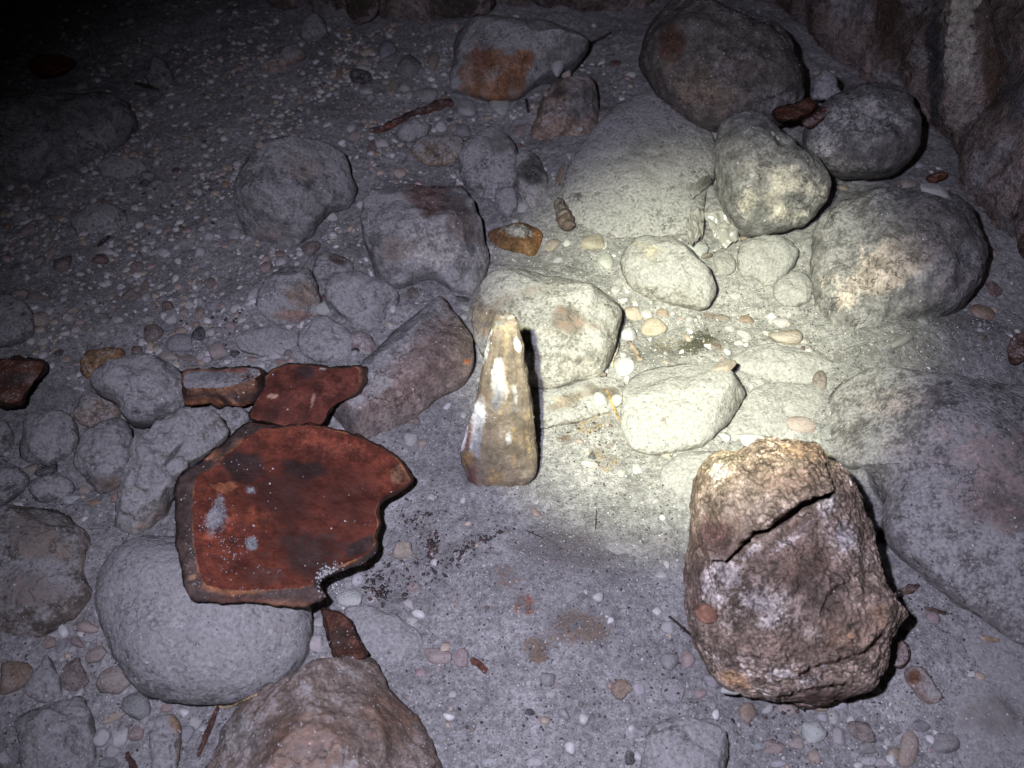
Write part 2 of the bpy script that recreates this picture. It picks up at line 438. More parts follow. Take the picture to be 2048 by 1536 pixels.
def plate(name, label, cat, pairs, z, thick, color, edge, tints=None, dust=0.1, mat='sherd', tilt=(0, 0), dish=0.0, rough=1.0, jitter=2.0, seed=None, edge_tints=None, rings=26, lip=None, group=None, dense=1.0, split=False):
    """a flat fragment of real thickness: upper face, broken edge, underside"""
    seed = seed or len(BUILT) + 60
    A = np.array(pairs, float)          # outer x, y, inner x, y
    per = np.linalg.norm(A[:, :2] - np.roll(A[:, :2], 1, 0), axis=1).sum()
    m = int(np.clip(per / 5.0 * dense, 30, 330))
    R = resample(A, m, 0, seed)
    q = np.c_[R[:, :2] / 30.0, np.full(m, seed)]
    w = fbm(q, 1.5, 3, seed) * jitter
    cpx = R[:, :2].mean(0)
    dv = R[:, :2] - cpx; dv /= np.linalg.norm(dv, axis=1, keepdims=True)
    R[:, :2] += dv * w[:, None]; R[:, 2:] += dv * (w * 0.9 + 0.6 * jitter * perlin(q, 4.0, seed + 3))[:, None]
    G = ground([cpx[0]], [cpx[1]])[0]
    n = np.array([tilt[0], -0.0 + tilt[1], 1.0]); n /= np.linalg.norm(n)
    C = plane_pt(cpx[0], cpx[1], G[2] + z)
    def onp(Q, off):
        D = ray(Q[:, 0], Q[:, 1]); c0 = C + n * off
        return CAM + D * (((c0 - CAM) @ n) / (D @ n))[:, None]
    top = onp(R[:, 2:], 0); outer = onp(R[:, :2], -thick * 0.72)
    ctr = top.mean(0)
    rows, kind = [], []
    for k in range(rings, 0, -1):
        s = 1 - (k / rings) ** 1.25
        s = max(s, 0.0) ** 0.9
        rows.append(ctr + (top - ctr) * s - n * dish * (1 - s * s)); kind.append(0.0)
    rows.append(top); kind.append(0.0)
    for s, dz in ((0.12, 0.03), (0.45, 0.02), (0.8, 0.0)):
        rows.append(top * (1 - s) + outer * s + n * thick * dz); kind.append(1.0)
    rows.append(outer); kind.append(1.0)
    oc = outer.mean(0)
    inw = oc - outer; inw /= np.linalg.norm(inw, axis=1, keepdims=True)
    rows.append(outer - n * thick * 0.2 + inw * thick * 0.5); kind.append(1.0)
    for s in (0.94, 0.5, 0.02):
        rows.append(oc + (outer - oc + inw * thick * 0.6) * s - n * thick * 0.36); kind.append(1.0)
    V = np.vstack(rows); kv = np.repeat(kind, m)
    V = V + n * (rough * (0.0011 * fbm(V, 38, 4, seed) + 0.0016 * kv * fbm(V, 110, 3, seed + 2)))[:, None]
    side = V - ctr; side[:, 2] = 0; side /= np.maximum(1e-6, np.linalg.norm(side, axis=1, keepdims=True))
    V = V + side * (kv * rough * 0.0009 * fbm(V, 130, 3, seed + 4))[:, None]
    tn = tints_at(V, tints, seed)
    tn[kv > 0.5] = (*edge, 1.0)
    if edge_tints:
        te = tints_at(V, edge_tints, seed); mk = (kv > 0.5) & (te[:, 3] > 0.35)
        tn[mk, :3] = te[mk, :3]
    if lip:
        i0 = rings * m
        fade = sstep(-0.15, 0.35, perlin(V[i0:i0 + m], 40, seed + 9))
        tn[i0:i0 + m] = np.c_[np.tile(lip, (m, 1)), 0.75 * fade]
        tn[i0 + m:i0 + 2 * m] = np.c_[np.tile(lip, (m, 1)) * fade[:, None] + np.array(edge) * (1 - fade[:, None]), np.ones(m)]
    nr = len(rows)
    F = [tuple(f) for f in ring_faces(nr, m)]
    F += [tuple(range((nr - 1) * m, nr * m))]
    F += [tuple(range(m))[::-1]]
    f = F[m * (rings - 3)]
    if np.dot(np.cross(V[f[1]] - V[f[0]], V[f[2]] - V[f[0]]), n) < 0: F = [x[::-1] for x in F]
    if not split:
        me = make_mesh(name, V - G, F, M[mat], tn)
        o = link(name, me, G, None, label, cat, group, None, color, dust); BUILT.append(o)
        return o
    lim = (rings + 1) * m                       # the face is one mesh, its broken rim a part of its own
    Fa = [f for f in F if max(f) < lim]; Fb = [tuple(i - rings * m for i in f) for f in F if max(f) >= lim]
    o = link(name, None, G, None, label, cat, group); BUILT.append(o)
    link('inner_face', make_mesh('inner_face', V[:lim] - G, Fa, M[mat], tn[:lim]), (0, 0, 0), o, None, None, None, None, color, dust)
    link('broken_edge', make_mesh('broken_edge', V[rings * m:] - G, Fb, M[mat], tn[rings * m:]), (0, 0, 0), o, None, None, None, None, color, dust)
    return o

def inset(poly, d):
    P = np.asarray(poly, float); c = P.mean(0)
    v = P - c
    return np.c_[P, c + v * (1 - d / np.maximum(1, np.linalg.norm(v, axis=1)))[:, None]]

_dg = None
def surface(px, py):
    """first thing the sight line meets"""
    d = ray(px, py)
    hit, loc, nor, idx, ob, mt = scene.ray_cast(_dg, Vector(CAM), Vector(d))
    if not hit: return np.array(plane_pt(px, py)), np.array([0, 0, 1.0])
    return np.array(loc), np.array(nor)

def tube(name, label, cat, pts, color, dust=0.0, flat=0.7, raise_=0.4, mat='bark', rough=1.0, seed=1, group=None, nseg=10, gap=0.0, sub=6, tints=None, parent=None, kind=None):
    """twig, straw, strip of bark: pts = (px, py, half width in px)"""
    P = np.array(pts, float)
    t = np.linspace(0, len(P) - 1, (len(P) - 1) * sub + 1)
    Q = np.stack([np.interp(t, np.arange(len(P)), P[:, k]) for k in range(3)], 1)
    for _ in range(2): Q[1:-1] = 0.25 * Q[:-2] + 0.5 * Q[1:-1] + 0.25 * Q[2:]
    C = np.array([surface(a, b)[0] for a, b, _ in Q]); r = Q[:, 2] * np.linalg.norm(C - CAM, axis=1) / FPX
    for _ in range(3): C[1:-1] = 0.25 * C[:-2] + 0.5 * C[1:-1] + 0.25 * C[2:]
    up = np.array([0, 0, 1.0])
    C = C + up * (r * flat * raise_ + gap)[:, None]
    T = np.gradient(C, axis=0); T /= np.linalg.norm(T, axis=1, keepdims=True)
    S = np.cross(T, up); S /= np.maximum(1e-6, np.linalg.norm(S, axis=1, keepdims=True)); U = np.cross(S, T)
    a = np.linspace(0, 2 * math.pi, nseg, endpoint=False)
    V = (C[:, None] + S[:, None] * (np.cos(a)[None, :, None] * r[:, None, None]) + U[:, None] * (np.sin(a)[None, :, None] * r[:, None, None] * flat)).reshape(-1, 3)
    rm = r.mean()
    V += (V - np.repeat(C, nseg, 0)) * (rough * 0.45 * fbm(V / rm, 0.5, 3, seed))[:, None]
    F = [tuple(f) for f in ring_faces(len(C), nseg)] + [tuple(range(nseg))[::-1], tuple(range((len(C) - 1) * nseg, len(C) * nseg))]
    G = C.mean(0) - up * rm
    me = make_mesh(name, V - G, F, M[mat], tints_at(V, tints, seed))
    return link(name, me, G, parent, label, cat, group, kind, color, dust)

# ------------------------------------------------------------------ the stones, read off the photograph (full-size pixel outlines)
BR, TAN, DK, RUST, PALE, GREYD = (0.17, 0.105, 0.075), (0.30, 0.22, 0.16), (0.05, 0.045, 0.04), (0.24, 0.10, 0.045), (0.40, 0.38, 0.34), (0.16, 0.155, 0.15)
PINKB = (0.27, 0.185, 0.155)
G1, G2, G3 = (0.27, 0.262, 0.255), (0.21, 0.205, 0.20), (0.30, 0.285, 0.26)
# key: (name, label, category, outline, colour, options)
STONES = {
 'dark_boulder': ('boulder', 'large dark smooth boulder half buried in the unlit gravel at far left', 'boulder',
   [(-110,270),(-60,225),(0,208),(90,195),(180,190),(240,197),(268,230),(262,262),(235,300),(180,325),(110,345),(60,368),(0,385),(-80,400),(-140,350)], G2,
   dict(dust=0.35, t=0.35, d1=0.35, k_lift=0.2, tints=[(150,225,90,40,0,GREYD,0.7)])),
 'hollow_stone': ('stone', 'dim grey stone with a shallow fold across its face, beyond two small round stones', 'stone',
   [(478,345),(500,318),(535,292),(580,283),(640,288),(690,303),(709,340),(710,385),(695,404),(655,418),(640,440),(622,470),(585,492),(540,497),(500,482),(475,460),(468,420),(470,375)], G1,
   dict(dust=0.45, facets=4, noise=0.9, d1=0.75, k_lift=0.45, tints=[(600,330,60,30,10,TAN,0.35),(540,470,40,20,0,PINKB,0.3)])),
 'patched_block': ('stone', 'big angular grey stone with a reddish brown patch and chalky lower face', 'stone',
   [(722,430),(735,395),(775,365),(830,348),(880,345),(918,358),(938,395),(953,432),(970,475),(983,515),(981,545),(963,570),(940,590),(905,580),(880,562),(850,555),(800,572),(770,562),(738,522),(722,480)], G1,
   dict(dust=0.42, facets=7, noise=1.0, d1=0.75, k_lift=0.42, tints=[(865,395,62,38,25,(0.15,0.095,0.08),0.85),(920,440,28,60,-20,(0.19,0.165,0.15),0.9),(790,490,40,30,0,(0.2,0.15,0.11),0.5),(880,500,80,35,15,PALE,0.5)])),
 'tan_faced_stone': ('stone', 'small round stone with a tan face, left one of the pair below the angular stone', 'stone',
   [(516,590),(530,562),(555,540),(582,527),(612,536),(630,560),(642,585),(642,612),(632,640),(600,652),(560,650),(525,632),(515,610)], G1,
   dict(dust=0.55, facets=4, d1=0.6, tints=[(610,590,35,30,0,TAN,0.6),(590,632,45,14,0,(0.26,0.17,0.13),0.6)])),
 'smooth_grey_stone': ('stone', 'small smooth grey stone, right one of the pair before the big angular stone', 'stone',
   [(648,575),(670,550),(710,545),(760,560),(795,585),(800,607),(785,635),(755,655),(730,660),(700,645),(670,620),(650,600)], G1,
   dict(dust=0.6, d1=0.55, facets=2)),
 'leaning_slab': ('stone', 'long slanted slab with a bare brown lower face and dusty grey upper edge', 'stone',
   [(842,590),(882,572),(905,598),(930,637),(946,690),(944,735),(922,768),(872,800),(820,848),(775,888),(700,882),(650,858),(634,822),(665,788),(715,735),(765,675),(810,620)], (0.24,0.19,0.165),
   dict(dust=0.32, facets=6, d1=0.34, noise=0.45, p=2.6, t=0.5, tints=[(790,680,150,32,-48,SAND,0.9),(850,730,120,55,-42,(0.215,0.16,0.135),0.7),(690,835,40,25,-30,GREYD,0.5),(935,722,6,5,0,(0.5,0.16,0.05),0.9),(760,860,70,25,-30,(0.25,0.215,0.19),0.6)])),
 'broad_stone': ('stone', 'broad domed stone with brown streaks directly behind the upright horn', 'stone',
   [(942,640),(948,600),(975,558),(1030,540),(1080,537),(1130,545),(1165,572),(1210,592),(1243,620),(1241,660),(1226,710),(1208,745),(1180,762),(1130,775),(1085,783),(1040,772),(985,735),(950,690)], G3,
   dict(dust=0.5, facets=3, d1=0.55, tints=[(1140,640,40,30,50,BR,0.55),(1070,580,60,14,-15,BR,0.45),(960,640,35,45,0,(0.26,0.2,0.14),0.6),(1190,650,26,20,0,BR,0.4),(1010,600,40,16,-30,BR,0.4)])),
 'bright_oval_stone': ('stone', 'brightly lit oval pale stone slanting down to the right, below the clear film', 'stone',
   [(1242,522),(1252,500),(1275,480),(1312,475),(1352,486),(1397,515),(1425,555),(1428,590),(1410,617),(1372,612),(1322,602),(1275,582),(1250,556)], G3,
   dict(dust=0.7, d1=0.55, tints=[(1290,500,40,18,20,(0.33,0.29,0.2),0.5)])),
 'round_flat_stone': ('stone', 'round pale flat stone lying under the shadowed lower rim of a boulder', 'stone',
   [(1473,512),(1488,487),(1530,473),(1570,477),(1594,498),(1590,530),(1566,556),(1535,570),(1510,560),(1480,548)], G3,
   dict(dust=0.75, d1=0.4, t=0.35)),
 'small_flat_stone': ('stone', 'small flat grey stone tucked against the left side of the pale faced boulder', 'stone',
   [(1546,577),(1562,552),(1600,543),(1621,562),(1622,590),(1601,612),(1570,613),(1551,600)], G1, dict(dust=0.75, d1=0.35, t=0.3)),
 'chalky_block': ('stone', 'whitest chalky block with squared corners, in the middle of the torch light', 'stone',
   [(1240,815),(1246,775),(1262,742),(1290,721),(1370,717),(1450,728),(1490,750),(1504,775),(1487,802),(1462,835),(1440,862),(1405,890),(1340,905),(1280,905),(1250,882),(1240,848)], (0.34,0.33,0.30),
   dict(dust=0.7, d1=0.26, facets=6, t=0.35, noise=0.6, tints=[(1388,768,8,8,0,BR,0.6),(1327,840,6,5,0,BR,0.7)])),
 'low_white_slab': ('stone', 'low pale slab just beyond the whitest chalky block', 'stone',
   [(1452,735),(1478,706),(1530,691),(1580,695),(1640,706),(1676,735),(1662,760),(1620,772),(1560,768),(1500,752)], (0.32,0.31,0.28), dict(dust=0.8, d1=0.3, t=0.25, k_lift=0.15)),
 'buried_pale_slab': ('stone', 'flat pale slab sunk in dust right of the whitest chalky block', 'stone',
   [(1455,862),(1490,800),(1512,776),(1565,766),(1640,776),(1662,820),(1655,872),(1600,882),(1500,872)], (0.32,0.31,0.28), dict(dust=0.85, d1=0.2, t=0.1, k_lift=0.1, foot=False)),
 'tucked_stone': ('stone', 'pale flat stone half hidden behind the left shoulder of the cracked lump', 'stone',
   [(1318,968),(1326,932),(1370,905),(1430,895),(1500,890),(1560,900),(1590,960),(1500,1040),(1392,1032),(1345,1005)], G3, dict(dust=0.75, d1=0.3, t=0.25, k_lift=0.15, facets=2)),
 'shadowed_corner_stone': ('stone', 'small corner of grey stone in the shadow right of the cracked lump', 'stone',
   [(1660,960),(1700,940),(1745,942),(1776,962),(1779,988),(1768,1030),(1762,1068),(1720,1090),(1670,1060)], G2, dict(dust=0.5, d1=0.4, facets=3, t=0.3)),
 'speckled_boulder': ('boulder', 'huge speckled boulder with pinkish stains right of the cracked lump', 'boulder',
   [(1644,800),(1660,760),(1715,740),(1800,746),(1900,760),(2000,775),(2120,800),(2190,1000),(2160,1230),(2060,1290),(1960,1235),(1870,1172),(1800,1112),(1764,1062),(1772,1000),(1758,952),(1690,930),(1652,890)], (0.22,0.21,0.205),
   dict(dust=0.4, d1=0.36, facets=3, t=0.34, k_lift=0.24, noise=0.5, tints=[(1990,930,160,90,20,(0.2,0.145,0.13),0.55),(1790,800,60,40,0,(0.36,0.3,0.27),0.45),(2020,1030,110,40,10,(0.19,0.135,0.12),0.6),(1850,900,90,60,0,(0.36,0.31,0.29),0.35)])),
 'pale_faced_boulder': ('boulder', 'rounded boulder with a large pale pinkish bare patch on its front, dark on top', 'boulder',
   [(1620,520),(1626,470),(1645,440),(1690,405),(1750,386),(1830,385),(1900,400),(1948,448),(1975,500),(1972,545),(1950,585),(1905,622),(1850,645),(1770,665),(1720,690),(1672,694),(1636,660),(1624,600)], G2,
   dict(dust=0.3, d1=0.6, t=0.5, tints=[(1780,530,120,48,-28,(0.42,0.36,0.31),0.85),(1700,590,40,22,-40,(0.42,0.36,0.31),0.6),(1870,460,90,60,20,(0.15,0.14,0.13),0.8),(1900,560,60,40,0,(0.25,0.23,0.22),0.5)])),
 'mottled_boulder': ('boulder', 'boulder mottled with chalky white and dark grey patches, a black gap under its lower rim', 'boulder',
   [(1430,310),(1438,262),(1468,238),(1508,234),(1542,256),(1600,308),(1642,335),(1657,372),(1642,420),(1602,452),(1540,468),(1490,461),(1450,428),(1433,380)], G2,
   dict(dust=0.22, d1=0.6, lift=0.035, tints=[(1570,360,80,26,20,(0.45,0.42,0.36),0.85),(1560,410,60,32,0,(0.45,0.42,0.36),0.8),(1505,405,30,28,40,(0.43,0.4,0.34),0.7),(1592,402,30,22,0,(0.15,0.15,0.145),0.95),(1520,425,24,24,0,(0.15,0.15,0.145),0.9),(1525,355,22,40,20,(0.17,0.165,0.16),0.8),(1480,300,50,50,0,(0.2,0.195,0.19),0.7)])),
 'grey_oval_boulder': ('boulder', 'dark grey oval boulder resting against the foot of the rough cave wall', 'boulder',
   [(1603,280),(1618,245),(1645,215),(1690,186),(1750,169),(1800,186),(1832,240),(1839,285),(1818,325),(1765,344),(1705,350),(1652,334),(1612,305)], (0.165,0.16,0.152),
   dict(dust=0.2, d1=0.6, lift=0.05, tints=[(1740,235,70,40,0,(0.29,0.28,0.27),0.6),(1640,290,34,34,-30,(0.33,0.32,0.31),0.7),(1690,330,80,16,5,(0.3,0.28,0.26),0.5),(1800,300,40,40,0,(0.13,0.12,0.11),0.6)])),
 'dark_top_boulder': ('boulder', 'big dark brown grey boulder at the top, highest of the heap by the wall', 'boulder',
   [(1281,110),(1290,65),(1318,32),(1350,12),(1392,4),(1440,20),(1500,52),(1560,80),(1595,120),(1613,165),(1606,205),(1580,230),(1540,242),(1450,258),(1385,242),(1340,195),(1300,155)], (0.125,0.112,0.10),
   dict(dust=0.12, d1=0.6, lift=0.055, tints=[(1345,85,34,40,0,(0.085,0.05,0.035),0.85),(1400,180,80,45,25,(0.17,0.135,0.105),0.7),(1560,200,50,25,0,(0.25,0.24,0.23),0.55),(1420,60,60,40,20,(0.12,0.11,0.10),0.7)])),
 'dusty_boulder': ('boulder', 'wide smooth boulder coated in grey dust between the screw shell and the mottled boulder', 'boulder',
   [(1122,395),(1135,340),(1165,285),(1200,240),(1255,200),(1320,178),(1375,212),(1425,265),(1436,330),(1415,400),(1385,470),(1320,500),(1240,500),(1180,490),(1140,450)], (0.20,0.198,0.188),
   dict(dust=0.55, d1=0.22, t=0.22, k_lift=0.06, noise=0.7, tints=[(1300,300,60,50,0,(0.24,0.235,0.22),0.5)])),
 'brown_cone_stone': ('stone', 'pinkish brown rough stone standing between the orange fronted block and the dusty boulder', 'stone',
   [(1062,260),(1078,215),(1100,180),(1135,158),(1180,160),(1205,200),(1200,255),(1170,295),(1120,312),(1075,298)], (0.235,0.175,0.14),
   dict(dust=0.28, d1=0.5, facets=3, tints=[(1128,185,26,16,0,(0.07,0.05,0.04),0.7),(1165,200,40,40,0,GREYD,0.7),(1140,275,30,22,0,(0.33,0.26,0.21),0.6)])),
 'rounded_grey_stone': ('stone', 'mid grey rounded stone behind the big angular stone, greenish dark on its top', 'stone',
   [(918,330),(928,290),(950,266),(985,257),(1020,275),(1032,310),(1034,360),(1015,395),(985,410),(950,395),(930,370)], G2, dict(dust=0.55, d1=0.45, tints=[(1000,285,28,22,0,(0.14,0.14,0.12),0.6)])),
 'two_tone_stone': ('stone', 'narrow upright stone, dark above and pale below, beside the mid grey rounded stone', 'stone',
   [(1028,315),(1045,302),(1066,305),(1085,332),(1095,362),(1082,402),(1062,420),(1042,398),(1032,355)], G3, dict(dust=0.5, d1=0.5, tints=[(1066,335,26,34,-25,(0.07,0.07,0.062),0.95)])),
 'nub_stone': ('stone', 'small blunt grey stone at the foot of the mid grey rounded stone', 'stone',
   [(990,395),(1008,372),(1030,378),(1036,408),(1020,434),(997,424)], G1, dict(dust=0.6)),
 'brown_grey_chip_stone': ('stone', 'glossy brown stone with a grey patch on top, left of the screw shell', 'stone',
   [(976,466),(992,455),(1025,444),(1060,440),(1085,456),(1090,478),(1078,505),(1062,513),(1030,506),(985,492)], (0.17,0.095,0.045),
   dict(dust=0.02, d1=0.55, facets=5, foot=False, tints=[(1035,462,30,14,5,(0.3,0.29,0.26),0.9),(1080,470,14,24,0,(0.25,0.11,0.045),0.7)])),
 'pale_knob_stone': ('stone', 'pale round knob of stone on the left, above the elongated folded stone', 'stone',
   [(181,770),(198,737),(238,719),(300,717),(347,731),(370,765),(373,800),(356,826),(320,838),(275,845),(245,830),(228,803),(200,790)], G1, dict(dust=0.6, d1=0.6, lift=0.028, noise=1.2)),
 'ochre_stone': ('stone', 'small ochre brown stone behind the pale round knob', 'stone',
   [(160,735),(172,706),(215,695),(248,700),(240,725),(200,747),(173,757)], (0.24,0.145,0.07), dict(dust=0.2, d1=0.5)),
 'tan_tucked_stone': ('stone', 'tan stone tucked beneath the lower left of the pale round knob', 'stone',
   [(148,825),(165,792),(190,783),(236,808),(238,845),(200,858),(165,852)], (0.28,0.21,0.16), dict(dust=0.4, d1=0.45)),
 'white_grey_cobble': ('stone', 'light grey round cobble, left of the taller grey cobble', 'stone',
   [(30,880),(44,842),(85,825),(130,825),(156,850),(159,885),(140,917),(95,932),(50,922),(32,902)], G1, dict(dust=0.65, d1=0.5, facets=2)),
 'tall_grey_cobble': ('stone', 'grey egg shaped cobble with a brownish base, left of the elongated folded stone', 'stone',
   [(150,910),(170,868),(200,845),(236,836),(263,862),(271,905),(263,955),(235,982),(200,990),(170,962),(152,935)], G1, dict(dust=0.5, d1=0.6, tints=[(210,970,45,20,0,(0.2,0.155,0.12),0.6)])),
 'folded_stone': ('stone', 'elongated folded pale stone leaning along the left edge of the large terracotta sherd', 'stone',
   [(236,1055),(236,990),(268,905),(310,850),(350,826),(400,824),(440,842),(450,870),(422,908),(382,938),(350,990),(335,1030),(292,1068),(262,1080)], G3,
   dict(dust=0.55, facets=3, noise=1.8, d1=0.7, t=0.6, tints=[(350,905,40,6,-50,(0.08,0.075,0.07),0.8),(300,1040,40,14,-40,(0.3,0.2,0.14),0.5),(340,1000,14,60,40,(0.12,0.11,0.10),0.6)])),
 'wedged_stone': ('stone', 'small grey stone wedged between the brick fragment and the elongated folded stone', 'stone',
   [(390,828),(430,812),(482,815),(502,838),(470,862),(440,870),(410,850)], G1, dict(dust=0.5, d1=0.5, foot=False)),
 'grey_wedge_stone': ('stone', 'small grey triangular stone between the two terracotta sherds', 'stone',
   [(528,850),(555,822),(598,814),(625,830),(640,858),(600,880),(550,870)], (0.2,0.198,0.195), dict(dust=0.4, d1=0.5, foot=False)),
 'disc_stone': ('stone', 'flat grey disc shaped stone below the light grey round cobble', 'stone',
   [(58,978),(76,957),(110,948),(143,962),(149,984),(122,1002),(80,1004)], G2, dict(dust=0.5, d1=0.4)),
 'egg_boulder': ('boulder', 'large smooth pale grey egg shaped boulder carrying the large terracotta sherd', 'boulder',
   [(192,1200),(203,1145),(235,1100),(290,1078),(370,1078),(460,1095),(550,1130),(612,1190),(626,1250),(612,1310),(572,1360),(505,1400),(420,1412),(340,1405),(280,1378),(232,1322),(206,1262)], (0.30,0.292,0.285),
   dict(dust=0.7, d1=0.55, t=0.4, p=2.0, noise=0.5, k_lift=0.26, fine=1.1, tints=[(330, 1260, 90, 26, 10, (0.24, 0.235, 0.24), 0.4), (480, 1330, 110, 24, -8, (0.24, 0.235, 0.235), 0.4), (560, 1250, 40, 30, 0, (0.3, 0.265, 0.24), 0.4)])),
 'brown_front_boulder': ('boulder', 'rough brown stained boulder cut off by the bottom edge, nearest to the camera', 'boulder',
   [(392,1530),(420,1450),(470,1400),(560,1355),(640,1325),(710,1316),(762,1332),(802,1366),(838,1405),(862,1450),(880,1500),(900,1570),(860,1640),(640,1680),(480,1660),(392,1610)], (0.285,0.225,0.185),
   dict(dust=0.3, d1=0.6, t=0.4, facets=4, noise=1.1, k_lift=0.35, tints=[(600,1480,130,60,-10,(0.2,0.125,0.085),0.6),(780,1430,70,60,30,(0.2,0.125,0.085),0.55),(480,1470,50,50,0,(0.34,0.33,0.31),0.6),(700,1345,50,20,0,(0.36,0.33,0.3),0.5)])),
 'sunken_left_rock': ('boulder', 'sunken brown grey rock crusted with dust at the left edge beside the egg shaped boulder', 'boulder',
   [(-60,1090),(-10,1030),(60,1005),(130,1018),(178,1080),(165,1140),(180,1200),(110,1262),(20,1285),(-60,1240)], (0.2,0.17,0.145), dict(dust=0.42, d1=0.3, t=0.3, facets=3, k_lift=0.15, tints=[(80,1080,80,40,20,(0.17,0.135,0.105),0.6),(60,1180,80,40,0,(0.18,0.13,0.11),0.5)])),
 'sandy_smooth_stone': ('stone', 'smooth bluish grey stone partly sanded over, right of the rust coloured shard', 'stone',
   [(690,1222),(735,1212),(795,1232),(838,1262),(850,1290),(822,1325),(770,1335),(722,1300)], (0.26,0.258,0.262), dict(dust=0.6, d1=0.3, t=0.2, k_lift=0.12)),
 'square_block': ('stone', 'square grey block with straight edges at the lower left corner', 'stone',
   [(30,1430),(72,1405),(130,1400),(165,1388),(177,1430),(184,1480),(186,1530),(120,1560),(50,1560),(35,1500)], G1, dict(dust=0.55, d1=0.4, facets=5, t=0.25)),
 'triangle_stone': ('stone', 'grey triangular stone above the square grey block', 'stone',
   [(52,1380),(72,1340),(92,1310),(108,1330),(128,1385),(125,1402),(95,1408),(70,1400)], G1, dict(dust=0.6, d1=0.35)),
 'rimmed_stone': ('stone', 'sandy grey stone with an orange rim at the bottom edge beside a dark stick', 'stone',
   [(300,1480),(312,1440),(335,1428),(356,1440),(367,1475),(358,1520),(340,1560),(306,1550)], G1, dict(dust=0.55, d1=0.3, foot=False, tints=[(352,1450,14,30,-30,(0.3,0.19,0.11),0.8),(362,1500,10,40,10,(0.3,0.19,0.11),0.8)])),
 'cut_off_stone': ('stone', 'flat speckled grey stone at the bottom edge below the cracked lump', 'stone',
   [(1285,1500),(1310,1445),(1350,1432),(1405,1440),(1452,1465),(1472,1488),(1462,1535),(1430,1580),(1300,1590)], G1, dict(dust=0.55, d1=0.3, t=0.3, facets=2)),
 'corner_rock': ('boulder', 'blurred smooth grey brown rock filling the lower right corner', 'boulder',
   [(1890,1270),(1915,1225),(1960,1225),(2060,1290),(2150,1400),(2150,1620),(2000,1620),(1920,1540),(1890,1430),(1885,1340)], (0.22,0.205,0.195), dict(dust=0.75, d1=0.12, t=0.08, k_lift=0.03, noise=0.8, tints=[(2000,1430,80,50,0,(0.17,0.14,0.12),0.5)])),
 'pink_vein_stone': ('stone', 'pinkish stone with a rusty hollow, right of the cracked lump near the bottom', 'stone',
   [(1808,1352),(1822,1332),(1850,1338),(1875,1375),(1886,1395),(1870,1408),(1845,1405),(1822,1380)], (0.33,0.26,0.23), dict(dust=0.35, d1=0.4, foot=False, tints=[(1828,1357,14,14,0,(0.22,0.11,0.06),0.85)])),
 'left_edge_boulder': ('boulder', 'dim grey boulder at the left edge among the pebbles', 'boulder',
   [(-60,610),(0,592),(45,605),(68,640),(60,672),(20,690),(-60,690)], G2, dict(dust=0.5, d1=0.35, t=0.3)),
 'left_edge_cobble': ('stone', 'grey cobble cut by the left edge beside the light grey round cobble', 'stone',
   [(-30,850),(5,842),(26,866),(24,895),(0,912),(-30,905)], G2, dict(dust=0.5)),
 'left_edge_slab': ('stone', 'flat dark slab cut by the left edge below the disc shaped stone', 'stone',
   [(-60,930),(0,915),(50,945),(55,965),(20,1000),(-60,1030)], G2, dict(dust=0.5, d1=0.25, t=0.2)),
 'dusky_mound_stone': ('stone', 'dusty low stone far from the lamp, left of the grey stone with a fold', 'stone',
   [(140,450),(170,412),(210,405),(245,420),(258,445),(240,470),(180,480)], G2, dict(dust=0.6, d1=0.35, k_lift=0.1)),
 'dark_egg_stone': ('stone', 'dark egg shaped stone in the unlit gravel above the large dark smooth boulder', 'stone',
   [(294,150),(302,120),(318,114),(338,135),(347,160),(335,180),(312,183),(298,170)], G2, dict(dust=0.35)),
 'mortared_low_stone': ('stone', 'low sandy stone in front of the pair of small round stones', 'stone',
   [(470,680),(500,660),(560,655),(600,670),(590,700),(540,712),(490,705)], G1, dict(dust=0.75, d1=0.25, t=0.2, k_lift=0.1, foot=False)),
 'crumbly_stone': ('stone', 'crumbly grey stone under the smooth right one of the two small round stones', 'stone',
   [(600,665),(635,635),(670,640),(700,668),(720,700),(690,725),(640,728),(605,705)], G1, dict(dust=0.7, d1=0.4, noise=1.5)),
 'ruddy_pebble_stone': ('stone', 'pinkish rounded stone with a black nick, above the slanted slab', 'stone',
   [(678,700),(690,675),(720,664),(745,672),(752,700),(742,725),(715,728),(690,718)], (0.33,0.27,0.26), dict(dust=0.3, d1=0.5, foot=False, tints=[(711,700,8,5,0,DK,0.9)])),
 'hidden_hump_stone': ('stone', 'stone almost wholly covered by sand, only its right rim showing, left of the cracked lump', 'stone',
   [(1080,1150),(1100,1090),(1160,1050),(1250,1055),(1310,1090),(1338,1135),(1338,1185),(1312,1228),(1260,1240),(1170,1220),(1100,1195)], SAND, dict(dust=1.0, d1=0.16, t=0.06, k_lift=0.02, noise=0.5, foot=False)),
 'brown_flat_slab': ('stone', 'flat dirty brown slab lying right of the upright horn under the broad domed stone', 'stone',
   [(1070,790),(1130,772),(1205,752),(1252,768),(1250,800),(1215,825),(1130,846),(1078,852)], G3, dict(dust=0.5, d1=0.2, t=0.12, k_lift=0.12, foot=False, tints=[(1140,800,45,16,-20,(0.23,0.185,0.14),0.7),(1210,785,40,16,15,(0.12,0.10,0.08),0.8)])),
 'tan_flat_stone': ('stone', 'flat tan topped stone under the bark strip, behind the big angular stone', 'stone',
   [(822,300),(845,278),(890,268),(925,280),(925,310),(890,330),(845,328)], (0.24,0.19,0.14), dict(dust=0.4, d1=0.35, foot=False)),
 'grey_lens_stone': ('stone', 'lens shaped grey stone just below the bark strip', 'stone',
   [(793,270),(805,248),(835,236),(858,245),(860,262),(840,280),(812,288)], G2, dict(dust=0.6, d1=0.5, foot=False)),
 'brown_white_nub': ('stone', 'little brown and grey stone at the lower left of the big angular stone', 'stone',
